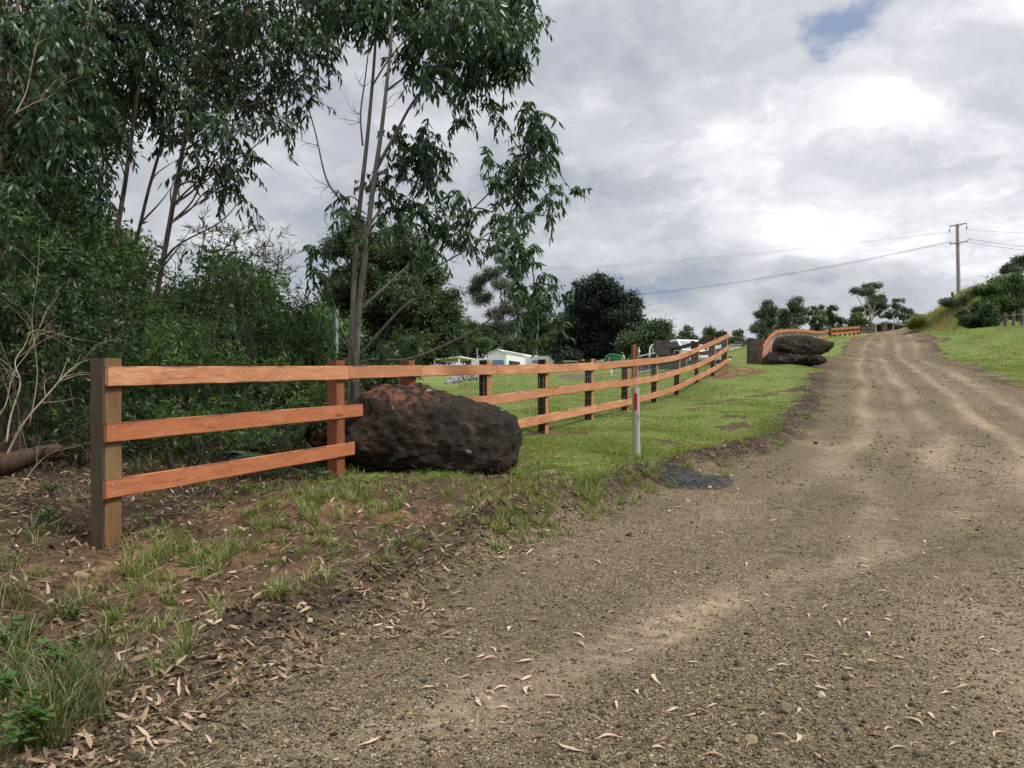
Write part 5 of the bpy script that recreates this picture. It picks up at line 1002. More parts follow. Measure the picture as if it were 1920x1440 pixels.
def tractor():
    d = 88; b = ground(1162, d); b[2] = at(0, 692.5, d)[2]; rt = root('tractor', b, 'green tractor with front loader arms parked before the fig tree', 'tractor')
    u = d/F
    def q(x, y): return ((x-1162)*u, (692.5-y)*u)
    m = MB(); m.prism([q(1148, 678), q(1148, 667), q(1151, 664.5), q(1163, 664.5), q(1164.5, 678)], -.35, .35); m.make('bonnet', M['green'], rt)
    m = MB(); m.box((q(1161, 0)[0], 0, q(0, 681)[1]), (1.9, .5, .35)); m.make('chassis', M['green'], rt)
    for y in (-.62, .62):
        m = MB(); pts = [q(1164, 673), q(1159, 666), q(1147, 664.8), q(1138.5, 666.3), q(1131, 681)]; m.tube([(a, y, c) for a, c in pts], .085, 6); m.tube([(q(1151, 0)[0], y, q(0, 680)[1]), (q(1146, 0)[0], y, q(0, 668)[1])], .05, 6); m.make('loader_arm', M['green'], rt)
        m = MB(); m.tube([(q(1144, 0)[0], y*.95, q(0, 668)[1]), (q(1139.5, 0)[0], y*.95, q(0, 680)[1])], .045, 6); m.make('hydraulic_ram', M['steel'], rt)
        w = MB(); w.disc((q(1186, 0)[0], y*1.05, .68), .68, 'y', .36, 22); wh = w.make('wheel', M['black'], rt)
        w = MB(); w.disc((q(1186, 0)[0], y*1.05, .68), .44, 'y', .39, 18); w.make('rim', M['rust'], wh)
        f = MB(); pr = [(q(1186, 0)[0]+math.cos(a)*.82, .68+math.sin(a)*.82) for a in np.linspace(.2, 2.9, 9)]; pr += [(q(1186, 0)[0]+math.cos(a)*.74, .68+math.sin(a)*.74) for a in np.linspace(2.9, .2, 9)]; f.prism(pr, y*1.05-.2, y*1.05+.2); f.make('mudguard', M['green'], rt)
        w = MB(); w.disc((q(1149.5, 0)[0], y*.9, .45), .45, 'y', .24, 20); w.make('wheel', M['black'], rt)
    m = MB(); m.prism([q(1124, 690), q(1122, 681), q(1125, 675), q(1131, 674), q(1131, 690)], -.85, .85); m.make('bucket', M['steel'], rt)
    m = MB(); m.box((q(1171, 0)[0], 0, q(0, 676.5)[1]), (.5, .5, .14)); m.make('seat', M['black'], rt)
    m = MB(); m.tube([(q(1164, 0)[0], 0, q(0, 674)[1]), (q(1166.5, 0)[0], 0, q(0, 669.3)[1])], .03, 6); m.make('steering_column', M['black'], rt)
    # driver, bent forward over the wheel
    pb = b+np.array([q(1170.5, 0)[0], 0, q(0, 675)[1]]); pr = root('person', pb, 'person in pale shirt sitting on the green tractor', 'person')
    P = {'pel': (0, 0, .08), 'wst': (-.03, 0, .25), 'cst': (-.12, 0, .46), 'nck': (-.18, 0, .60), 'hd': (-.21, 0, .69), 'hd2': (-.22, 0, .80)}
    for s in (1, -1): P.update({f'sh{s}': (-.14, .19*s, .54), f'el{s}': (-.30, .25*s, .36), f'wr{s}': (-.50, .16*s, .36), f'hp{s}': (-.02, .1*s, .06), f'kn{s}': (-.44, .16*s, .12), f'an{s}': (-.50, .16*s, -.3), f'ft{s}': (-.66, .16*s, -.33)})
    Rd = dict(pel=.15, wst=.14, cst=.16, nck=.06, hd=.085, hd2=.075)
    for s in (1, -1): Rd.update({f'sh{s}': .07, f'el{s}': .05, f'wr{s}': .035, f'hp{s}': .1, f'kn{s}': .07, f'an{s}': .045, f'ft{s}': .04})
    E = [('pel', 'wst'), ('wst', 'cst'), ('cst', 'nck'), ('nck', 'hd'), ('hd', 'hd2')]
    for s in (1, -1): E += [('cst', f'sh{s}'), (f'sh{s}', f'el{s}'), (f'el{s}', f'wr{s}'), ('pel', f'hp{s}'), (f'hp{s}', f'kn{s}'), (f'kn{s}', f'an{s}'), (f'an{s}', f'ft{s}')]
    ks = list(P); me = bpy.data.meshes.new('body'); me.from_pydata([P[k] for k in ks], [(ks.index(a), ks.index(c)) for a, c in E], []); me.materials.append(M['shirt'])
    o = obj('body', me, pr); o.modifiers.new('Skin', 'SKIN'); o.modifiers.new('Sub', 'SUBSURF').levels = 1
    me.skin_vertices.new() if not me.skin_vertices else None
    for i, k in enumerate(ks): me.skin_vertices[0].data[i].radius = (Rd[k], Rd[k]); me.skin_vertices[0].data[i].use_root = (k == 'pel')
    m = MB(); m.tube([(-.21, 0, .79), (-.22, 0, .84)], [.15, .12], 12); m.tube([(-.215, 0, .83), (-.22, 0, .92)], [.1, .08], 12); m.make('hat', M['cream'], pr)
tractor()
def vehicle(name, label, px, d, yaw, scale=1.0, ybase=None, ute=True):
    b = ground(px, d)
    if ybase: b[2] = at(0, ybase, d)[2]
    rt = root(name, b, label, 'truck' if ute else 'car', None, yaw); S = scale
    W = .86*S; Ht = 1.80*S if ute else 1.45*S; hood = 1.08*S if ute else .95*S
    body = [(-2.3, .42), (2.1, .42), (2.25, .55), (2.25, .80), (2.15, hood/S-.06), (1.15, hood/S+.03), (-2.3, hood/S+.03)]
    m = MB(); m.prism([(x*S, z*S) for x, z in body], -W, W); m.make('body', M['white'], rt)
    cab = [(1.05, hood/S), (.45, Ht/S-.06), (.25, Ht/S), (-.9 if ute else -1.7, Ht/S), (-1.1 if ute else -2.1, hood/S)]
    m = MB(); m.prism([(x*S, z*S) for x, z in cab], -W*.93, W*.93); cb = m.make('cab', M['white'], rt)
    def wq(fx, fz, nm, mt):
        m = MB(); a0 = np.array([1.05, hood/S]); a1 = np.array([.45, Ht/S-.06]); p0 = a0+(a1-a0)*.14; p1 = a0+(a1-a0)*.9; n = .02
        m.quad(((p0[0]+n)*S, -W*.84, (p0[1]+n)*S), ((p0[0]+n)*S, W*.84, (p0[1]+n)*S), ((p1[0]+n)*S, W*.80, (p1[1]+n)*S), ((p1[0]+n)*S, -W*.80, (p1[1]+n)*S)); m.make(nm, mt, cb)
    wq(0, 0, 'windscreen', M['glass2'])
    for s in (1, -1):
        y = s*(W*.93+.008); m = MB(); P = [((.82)*S, y, (hood/S+.06)*S), ((.40)*S, y, (Ht/S-.12)*S), (-.7*S, y, (Ht/S-.12)*S), (-.85*S, y, (hood/S+.06)*S)]
        m.quad(*(P if s < 0 else P[::-1])); m.make('side_window', M['glass'], cb)
        m = MB(); m.box((.85*S, s*(W+.1), (hood/S+.12)*S), (.1, .2, .22), bev=.02); m.make('mirror', M['black'], cb)
        m = MB(); m.box((2.2*S, s*W*.74, .84*S), (.14, .34*S, .2*S), bev=.03); m.make('headlight', M['glass2'], rt)
        for x in (1.45, -1.45): m = MB(); m.disc((x*S, s*(W-.08), .36*S), .36*S, 'y', .22, 20); w = m.make('wheel', M['black'], rt); m = MB(); m.disc((x*S, s*(W-.07), .36*S), .2*S, 'y', .24, 14); m.make('rim', M['steel'], w)
    m = MB(); m.box((2.28*S, 0, .56*S), (.12, W*2.02, .2*S), bev=.03); m.make('bumper', M['steel'], rt)
    m = MB(); m.box((2.235*S, 0, .85*S), (.06, W*1.0, .17*S)); m.make('grille', M['black'], rt)
    if ute:
        for s in (1, -1): m = MB(); m.box((-1.75*S, s*W*.97, (hood/S+.2)*S), (1.1*S, .05, .3*S)); m.make('tray_side', M['white'], rt)
    m = MB(); m.tube([(.9*S, W*.8, hood), (.95*S, W*.82, Ht+.5)], .012, 5); m.make('aerial', M['black'], rt)
    return rt
vehicle('utility_truck', 'white utility truck behind the weathered gate pillar', 1283, 48, math.radians(-68), 1.0, 691.5)
vehicle('parked_car', 'white car low behind the netting, right of the utility truck', 1326, 68, math.radians(-40), .95, 688.5, False)
def farm_bits():
    # gate leaf with dark netting, swung open beside the pillar
    A, B = at(1187, 0, 36.5), at(1228, 0, 38.6); za, zb = at(0, 671, 36.5)[2], at(0, 661.5, 38.6)[2]; o = ground(1187, 36.5); rt = root('farm_gate', o, 'grey pipe farm gate with dark netting standing left of the gate pillar', 'gate')
    g = max(o[2], 0)+.12; Q = [np.array([A[0], A[1], za]), np.array([B[0], B[1], zb]), np.array([B[0], B[1], g+.35]), np.array([A[0], A[1], g+.1])]
    m = MB(); m.tube([q-o for q in Q]+[Q[0]-o], .03, 7); m.make('gate_frame', M['steel'], rt)
    for t in (.35, .7):
        m = MB(); m.tube([(Q[0]*(1-t)+Q[1]*t)-o, (Q[3]*(1-t)+Q[2]*t)-o], .02, 6); m.make('brace', M['steel'], rt)
    m = MB(); q = [p-o for p in Q]; d3 = np.array([0, .03, 0]); top = [(q[0]*.86+q[3]*.14), (q[1]*.86+q[2]*.14)]; m.quad(*(top+[q[2], q[3]])); m.quad(*[p+d3 for p in (q[3], q[2], top[1], top[0])]); m.make('netting', M['black'], rt)
    for px, y, w, mt, lb in [(1188.3, 646.5, .17, ('post_red', 'post_red'), 'dark red strainer post holding the pipe gate'), (1194.5, 652, .1, ('post_dark', 'post_pale'), 'thin brown post with white insulator beside the dark red post')]:
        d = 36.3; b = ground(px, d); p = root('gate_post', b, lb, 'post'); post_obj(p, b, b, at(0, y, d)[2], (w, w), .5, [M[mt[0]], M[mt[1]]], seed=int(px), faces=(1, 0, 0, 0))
        if w < .15: m = MB(); z = at(0, 659, d)[2]-b[2]; m.tube([(.09, -.06, z-.15), (.09, -.06, z+.22)], .018, 6); m.box((.1, -.07, z), (.07, .06, .09), bev=.015); m.make('insulator', M['white'], p)
    d = 41; b = ground(1219, d); pts = [at(1218.5, 690, d), at(1218.3, 668, d), at(1218.2, 658, d), at(1220.5, 650, d), at(1225, 646.5, d)]; P = smooth_path(pts, 4)-b
    p = root('bent_pipe', b, 'pale bent pipe beside the grey timber gate pillar', 'pipe'); m = MB(); m.tube(P, .045, 8); m.make('pipe', M['cream'], p); m = MB(); m.tube([P[-1]-np.array([.05, 0, 0]), P[-1]+np.array([.02, 0, -.03])], .065, 8); m.make('pipe_end', M['cream'], p)
    # dark timber stacked behind the netting
    for i in range(5):
        d = 35.2; b = ground(1258, d); b[2] += .09+.135*i; m = MB(); m.box((0, 0, 0), (1.25, .5, .13), rz=.05*i-.1, bev=.012); o = m.make('dark_sleeper', M['black']); o.location = b; tag(o, ['lowest', 'second lowest', 'middle', 'second highest', 'topmost'][i]+' dark sleeper of the stack behind the netting', 'sleeper', 'dark timber stack behind the netting')
    r = np.random.default_rng(3)
    for i in range(9):
        px = 1062+i*8.2; d = 97+r.uniform(-1.5, 1.5); b = at(px, 680.5-(i % 3)*2.2, d); m = MB(); a = r.uniform(-.2, .2); l = r.uniform(.7, 1.2); m.tube([(-l, 0, 0), (0, .1, .02), (l, 0, a*.4)], .13+.03*r.random(), 8); o = m.make('cut_log', M['dead'] if i % 2 else M['rock2']); o.location = b
        tag(o, 'cut log in the long pile between caravan and green tractor', 'log', 'cut logs piled beyond the lawn')
    d = 92; b = ground(1095, d); m = MB(); m.box((0, 0, 0), (5.0, 1.2, at(0, 684, d)[2]-b[2]+.6), bev=.1); o = m.make('stone_slab', M['grey']); o.location = b; tag(o, 'long low grey slab under the log pile', 'slab')
    d = 60; b = ground(1147, d); rt = root('marker_peg', b, 'small white peg standing alone on the paddock lawn', 'peg'); m = MB(); zt = at(0, 693, d)[2]-b[2]; m.box((0, 0, zt/2), (.08, .08, zt), bev=.01); m.make('peg', M['white'], rt); m = MB(); m.box((0, 0, zt+.03), (.1, .1, .06), bev=.01); m.make('cap', M['cream'], rt)
    # little cream shed behind the gateway
    d = 108; b = ground(1379, d); rt = root('small_shed', b, 'small cream shed with grey roof seen through the gateway', 'shed'); z1 = at(0, 647.5, d)[2]-b[2]; m = MB(); m.box((0, 1, z1/2-.2), (1.55, 2, z1+.4)); m.make('wall', M['cream'], rt); m = MB(); m.box((0, 1, z1+.1), (1.8, 2.3, .2)); m.make('roof', M['roofgrey'], rt); m = MB(); m.box((.3, -.02, z1*.45), (.5, .05, z1*.8)); m.make('door', M['cream'], rt)
    # cottage at the crest
    d = 110; b = ground(1655, d); b[2] = min(b[2], at(0, 622, d)[2]); rt = root('cottage', b, 'low grey-roofed cottage with open gable verandah at the top of the road', 'cottage'); u = d/F
    def q(x, y): return ((x-1655)*u, at(0, y, d)[2]-b[2])
    m = MB(); m.box((q(1651, 0)[0], 3.5, q(0, 609.6)[1]/2-.4), (3.3, 5, q(0, 609.6)[1]+.8)); m.make('wall', M['rust'], rt); m = MB(); m.box((q(1677, 0)[0], 3.9, q(0, 611)[1]/2-.4), (1.5, 4, q(0, 611)[1]+.8)); m.make('verandah_wall', M['roofgrey'], rt)
    for x in (1641, 1646.5): m = MB(); m.box((q(x, 0)[0], .97, q(0, 617.6)[1]), (.33, .06, .3)); m.make('window', M['glass2'], rt)
    ap = q(1652, 603.6); 
    for e in (q(1630, 610), q(1688, 608.8)):
        m = MB(); t = .2; m.prism([(ap[0], ap[1]), (e[0], e[1]), (e[0], e[1]-t), (ap[0], ap[1]-t)] if e[0] < ap[0] else [(ap[0], ap[1]), (ap[0], ap[1]-t), (e[0], e[1]-t), (e[0], e[1])], -1.2, 7); m.make('roof', M['roofgrey'], rt)
    m = MB(); m.prism([q(1642, 609.5), q(1662, 609.5), q(1652, 605.2)], 0, .08); m.make('gable', M['cream'], rt)
    for x in (1636, 1668): m = MB(); m.box((q(x, 0)[0], -1, q(0, 609.5)[1]/2-.5), (.16, .16, q(0, 609.5)[1]+1)); m.make('post', M['steel'], rt)
    m = MB(); x = q(1682, 0)[0]; m.tube([(x, 3, q(0, 609)[1]), (x, 3, q(0, 600)[1])], .12, 10); m.tube([(x, 3, q(0, 600)[1]), (x, 3, q(0, 598.5)[1])], .17, 10); m.make('chimney', M['steel'], rt)
    # thin pale green pole between the trees
    d = 20; b = ground(630.5, d); rt = root('green_pole', b, 'thin pale green steel pole rising behind the second post', 'pole'); m = MB(); zt = at(0, 583, d)[2]-b[2]; m.tube([(0, 0, -.2), (0, 0, zt)], .05, 10); m.make('pole', M['pgreen'], rt); m = MB(); m.tube([(0, 0, zt), (0, 0, zt+.03)], [.055, .03], 10); m.make('cap', M['pgreen'], rt)
    # grey rubble bank and garden bed on the lawn
    f = []; r = np.random.default_rng(5); V = []; T = []
    o8 = np.array([[1, 0, 0], [-1, 0, 0], [0, 1, 0], [0, -1, 0], [0, 0, 1], [0, 0, -1]], float); tri = np.array([[0, 2, 4], [2, 1, 4], [1, 3, 4], [3, 0, 4], [2, 0, 5], [1, 2, 5], [3, 1, 5], [0, 3, 5]])
    for i in range(420):
        t = r.random(); px = 838+t*74; d = 50+t*16+r.uniform(-1.2, 1.2); b = ground(px, d); b[2] += r.random()*(.45 if t > .12 else .2)*(1-abs(t-.5)*.8); s = r.uniform(.1, .24)
        V.append(b+o8*s*r.uniform(.7, 1.2, (6, 1))*np.array([1, 1, .75])@np.linalg.qr(r.normal(size=(3, 3)))[0]); T.append(tri+len(V)*6-6)
    tag(obj('rubble', mesh('rubble', np.vstack(V), np.vstack(T), None, M['grey'])), 'bank of grey rubble stones on the lawn below the carport', 'rubble', None, 'stuff')
    f = Fol(); b = ground(946, 80); puffs(f, [(b+np.array([x, 0, .18]), np.array([.45, .35, .22])) for x in (-.7, -.2, .3, .75)], .16, .08, 2.6, 7, 0, .16); rt = root('garden_shrub', b, 'low dark garden shrub bed alone on the paddock lawn', 'shrub'); obj('foliage', f.mesh('foliage', M['far'], b), rt)
    m = MB(); m.tube([(-1.0, -.3, .03), (-.3, -.42, .03), (.5, -.4, .03), (1.1, -.2, .03)], .06, 6); m.make('stone_edge', M['cream'], rt)
farm_bits()

# ------------------------------------------------------------------ power pole and wires
def power_pole():
    d = 95; b = ground(1797.5, d); top = at(1795, 420, d); rt = root('power_pole', b, 'tall grey timber power pole with two crossarms on the bank', 'power pole')
    T = top-b; zz = np.linspace(-.5, T[2], 10); V, Q, Tt = tube_np(np.stack([T[0]*np.clip(zz, 0, None)/T[2], 0*zz, zz], -1), np.linspace(.24, .17, 10), 12)
    obj('pole', mesh('pole', V, Tt, Q, M['pole'], dict(wood=np.stack([V[:, 2], V[:, 0], V[:, 1]], -1)), smooth=True), rt)
    ends = {}
    for nm, pts, key in (('crossarm', [(1778.5, 425), (1810.5, 419.3)], 'u'), ('crossarm', [(1778.5, 458), (1812, 453)], 'l')):
        A, B = [at(x, y, d)-b for x, y in pts]; A[1] -= .22; B[1] -= .22; m = MB(); a = math.atan2(B[2]-A[2], B[0]-A[0]); c = (A+B)/2; m.box(tuple(c), (np.linalg.norm(B-A), .12, .15), ry=-a, bev=.01); ca = m.make(nm, M['pole'], rt); ends[key] = (A, B)
        for s, e in ((-1, A), (1, B)):
            m = MB(); p = c*1.0; q = e*.5+c*.5; m.tube([q, np.array([c[0], c[1]+.05, c[2]-.62])], .022, 5); m.make('brace', M['steel'], ca)
    for e in ends['u']:
        m = MB(); m.tube([e+np.array([0, 0, -.06]), e+np.array([0, 0, -.35]), e+np.array([0, 0, -.36]), e+np.array([0, 0, -.5]), e+np.array([0, 0, -.51]), e+np.array([0, 0, -.75])], [.025, .03, .09, .10, .05, .09], 8); m.make('insulator', M['steel'], rt)
    for e in ends['l']:
        m = MB(); m.tube([e+np.array([.1, 0, .07]), e+np.array([.1, 0, .14]), e+np.array([.1, 0, .3])], [.03, .06, .05], 8); m.make('insulator', M['steel'], rt)
    m = MB(); e = ends['l'][1]; m.tube([e+np.array([0, 0, .1]), e+np.array([.25, 0, .35]), e+np.array([.38, 0, .5])], .045, 6); m.make('bracket', M['steel'], rt)
    for k in range(4): m = MB(); z = T[2]-2.0-.45*k; m.tube([(T[0]-.3, 0, z), (T[0]+.28, 0, z)], .02, 5); m.make('step_bolt', M['steel'], rt)
    # wires
    def wire(A, B, sag, r, label, grp):
        t = np.linspace(0, 1, 40); P = A+(B-A)*t[:, None]; P[:, 2] -= 4*sag*t*(1-t); tag(obj('power_line', tubes_mesh('power_line', [(P, np.full(40, r))], M['cable'], 5, origin=A), None, A), label, 'wire', grp)
    g = 'wires strung from the power pole'; U = [e+b+np.array([0, 0, -.75]) for e in ends['u']]; Lw = [e+b+np.array([.1, 0, .3]) for e in ends['l']]
    wire(U[0], at(560, 512, 170), 2.2, .009, 'upper left wire running from the pole over the paddock', g); wire(U[1], at(580, 509, 172), 2.2, .007, 'second upper left wire, just behind the first', g)
    wire(Lw[0], at(640, 549, 150), 4.2, .027, 'thick lower wire sagging left from the lower crossarm', g); wire(Lw[0]+np.array([.9, 0, .05]), at(640, 551.5, 151), 4.3, .011, 'thin lower wire just under the thick one', g)
    wire(U[1], at(2200, 430, 60), .4, .012, 'upper wire leaving the pole to the right', g); wire(Lw[1], at(2200, 480, 60), .35, .018, 'higher of the two lower right wires', g); wire(Lw[0]+np.array([1.9, 0, -.05]), at(2200, 488, 60), .35, .018, 'lowest wire leaving the pole to the right', g)
power_pole()

# ------------------------------------------------------------------ ground cover
def scatter(n, d0, d1, p0, p1, r, pw=1.0):
    d = (d0**(1-pw)+(d1**(1-pw)-d0**(1-pw))*r.random(n))**(1/(1-pw)) if abs(pw-1) > 1e-6 else d0*(d1/d0)**r.random(n)
    px = r.uniform(p0, p1, n); return (px-960)/F*d, d
def lawn():
    r = np.random.default_rng(12)
    f = Fol()
    for n, d0, d1, p0, p1, l0, l1, w in ((150000, 8.2, 16, 560, 1650, .025, .06, .0075), (130000, 15, 36, 780, 1640, .02, .05, .013), (110000, 24, 60, 1640, 2050, .03, .075, .017), (40000, 36, 75, 860, 1660, .03, .07, .022)):
        x, y = scatter(n, d0, d1, p0, p1, r); road, grass, red, st = masks(x, y); k = (r.random(n) < grass**1.3) & (grass > .15); x, y = x[k], y[k]
        tall = fbm(x*1.1, y*1.1, 61); z = H(x, y); m = len(x); L = r.uniform(l0, l1, m)*(.6+1.0*sstep(.4, .7, tall)); ang = r.uniform(0, 6.283, m); B = np.stack([np.cos(ang), np.sin(ang), 0*ang], -1)
        edge = sstep(1.6, .5, xL(y)-x)*sstep(17, 10, y); L = L*(1+1.2*edge*r.random(m))
        D = unit(np.stack([r.normal(size=m)*.35, r.normal(size=m)*.35, np.ones(m)], -1)); rn = np.clip(.25+.55*fbm(x*.7, y*.7, 62)+r.normal(0, .13, m), 0, .94); rn[r.random(m) < .10+.5*sstep(.48, .72, fbm(x*.9, y*.9, 63))] = 1.0
        f.blade(np.stack([x, y, z-.004], -1), D, B*r.uniform(.5, 1.3, m)[:, None], L, np.full(m, w)*r.uniform(.7, 1.3, m), rn)
    tag(obj('lawn_grass', f.mesh('lawn_grass', M['lawn'])), 'short mown grass on verge and paddock', 'grass', None, 'stuff')
lawn()
def tuft_field(name, label, lst, mt, seed):
    """lst: (px,py,rx_px,ry_px,n,len) patches of longer grass"""
    r = np.random.default_rng(seed); f = Fol()
    C = hit([q[0] for q in lst], [q[1] for q in lst])
    for c, q in zip(C, lst):
        if np.isnan(c[0]): continue
        d = c[1]; n = q[4]; sx = q[2]/F*d; sy = max(q[3]/F*d*d/1.5, sx*.5); sy = min(sy, sx*2)
        n = int(n*(.62 if mt == 'dgrass' else .8)); nt = max(1, n//22); tc = np.stack([c[0]+r.normal(size=nt)*sx*.55, c[1]+r.normal(size=nt)*sy*.55], -1); k = r.integers(0, nt, n); off = r.normal(size=(n, 2))*.022
        x, y = tc[k, 0]+off[:, 0], tc[k, 1]+off[:, 1]; z = H(x, y); out = np.concatenate([off, np.zeros((n, 1))], 1)*18+r.normal(size=(n, 3))*np.array([.5, .5, 0])
        B = unit(out)*r.uniform(.5, 1.5, n)[:, None]; D = unit(np.stack([out[:, 0]*.38, out[:, 1]*.38, np.ones(n)], -1)); L = q[5]*r.uniform(.45, 1.25, n); rn = np.clip(r.normal(.45, .2, n), 0, .95); rn[r.random(n) < .17] = 1
        f.blade(np.stack([x, y, z-.005], -1), D, B, L, r.uniform(.004, .0075, n)*(1+d*.03), rn)
    tag(obj(name, f.mesh(name, M[mt])), label, 'grass', None, 'stuff')
_r = np.random.default_rng(77); SCAT = []
for _i in range(520):
    _px, _py = _r.uniform(140, 1330), _r.uniform(885, 1230)
    if _py < 1240-(_px-200)*.33 and fbm(np.array([_px/90.]), np.array([_py/40.]), 5)[0] > .43: SCAT.append((_px, _py, _r.uniform(10, 34), 8, int(_r.uniform(14, 70)), _r.uniform(.05, .12)))
tuft_field('tuft_grass', 'longer tufts of grass on the dirt bank', SCAT+[(290, 1050, 40, 25, 420, .20), (350, 1065, 30, 18, 200, .15), (410, 1050, 50, 25, 420, .14), (250, 1075, 30, 18, 180, .17), (560, 940, 60, 22, 500, .13), (640, 935, 50, 25, 450, .13), (500, 950, 40, 15, 200, .12), (600, 975, 50, 18, 260, .10), (720, 960, 40, 20, 260, .11), (690, 1000, 40, 18, 180, .09),
    (580, 955, 80, 26, 520, .12), (470, 925, 60, 20, 320, .12), (690, 930, 70, 18, 380, .11), (800, 925, 70, 16, 300, .10), (920, 930, 70, 20, 420, .11), (1030, 905, 70, 20, 460, .11), (1000, 1000, 50, 16, 260, .11), (740, 950, 30, 18, 200, .12), (870, 960, 30, 14, 160, .11), (960, 985, 60, 20, 420, .13), (920, 1000, 40, 14, 260, .12), (1010, 975, 40, 16, 260, .11), (1105, 945, 30, 24, 420, .18), (1130, 920, 40, 24, 420, .16), (1080, 905, 60, 20, 380, .12), (1180, 890, 40, 20, 420, .15), (1230, 885, 40, 18, 380, .13), (1290, 870, 50, 15, 320, .10), (1190, 862, 30, 8, 220, .16), (1340, 865, 40, 12, 220, .09),
    (820, 905, 50, 14, 220, .10), (900, 895, 50, 15, 300, .11), (980, 895, 50, 18, 380, .11), (1010, 930, 40, 18, 260, .10), (690, 905, 40, 12, 200, .10), (620, 900, 30, 12, 220, .14), (510, 1120, 22, 16, 130, .13), (540, 1100, 20, 14, 80, .11), (330, 1230, 30, 25, 90, .20), (455, 1010, 40, 16, 160, .10), (640, 1050, 30, 16, 100, .09), (600, 1020, 40, 16, 130, .09),
    (1500, 775, 30, 10, 300, .10), (1440, 800, 40, 10, 260, .08), (1480, 840, 30, 8, 160, .08), (1400, 830, 40, 10, 220, .09), (1530, 740, 25, 8, 200, .09)], 'grass', 71)
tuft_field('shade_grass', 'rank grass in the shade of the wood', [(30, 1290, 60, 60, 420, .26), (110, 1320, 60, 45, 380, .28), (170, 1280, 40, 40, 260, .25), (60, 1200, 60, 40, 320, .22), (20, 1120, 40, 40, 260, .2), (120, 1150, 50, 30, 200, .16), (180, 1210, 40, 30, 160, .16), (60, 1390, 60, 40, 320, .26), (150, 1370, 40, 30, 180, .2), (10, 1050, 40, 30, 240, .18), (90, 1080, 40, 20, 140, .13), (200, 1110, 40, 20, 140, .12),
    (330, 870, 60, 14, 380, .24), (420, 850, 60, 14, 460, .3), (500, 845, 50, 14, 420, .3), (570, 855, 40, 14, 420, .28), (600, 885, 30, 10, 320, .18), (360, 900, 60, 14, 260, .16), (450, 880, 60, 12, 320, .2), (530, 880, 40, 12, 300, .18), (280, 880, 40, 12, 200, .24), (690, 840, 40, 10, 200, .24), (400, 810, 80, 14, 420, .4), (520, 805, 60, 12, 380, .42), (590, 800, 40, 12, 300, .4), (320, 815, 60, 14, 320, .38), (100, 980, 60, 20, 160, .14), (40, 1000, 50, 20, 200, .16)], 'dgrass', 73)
def tall_mound():
    r = np.random.default_rng(15); f = Fol(); n = 42000; x, y = scatter(n, 76, 100, 1690, 1935, r); px = x/y*F+960
    k = (x-xR(y) > .6) & (r.random(n) < sstep(1700, 1725, px)); x, y, px = x[k], y[k], px[k]; m = len(x); L = r.uniform(.35, .85, m)*sstep(1695, 1740, px); ang = r.uniform(0, 6.28, m); rn = np.clip(.2+.7*fbm(x*.35, y*.35, 81)+r.normal(0, .1, m), 0, .95); rn[r.random(m) < .1] = 1
    f.blade(np.stack([x, y, H(x, y)], -1), unit(np.stack([r.normal(size=m)*.2, r.normal(size=m)*.2, np.ones(m)], -1)), np.stack([np.cos(ang), np.sin(ang), 0*ang], -1), L, r.uniform(.02, .045, m), rn)
    tag(obj('tall_grass', f.mesh('tall_grass', M['tallgrass'])), 'tall straw-green grass covering the mound beside the road', 'grass', None, 'stuff')
tall_mound()
def flat_leaves(f, x, y, L, W, r, tilt=.25, lift=.006):
    n = len(x); a = r.uniform(0, 6.283, n); D = unit(np.stack([np.cos(a), np.sin(a), r.normal(size=n)*tilt], -1)); S = unit(np.stack([-np.sin(a), np.cos(a), r.normal(size=n)*tilt*1.3], -1)); P = np.stack([x, y, H(x, y)+lift+np.abs(D[:, 2])*L*.3], -1)-D*(L*.5)[:, None]
    f.leaf6(P, D, S, L, W, r.choice([-1., 1.], n)*r.uniform(.2, 1.5, n), r.beta(1.1, 1.9, n))
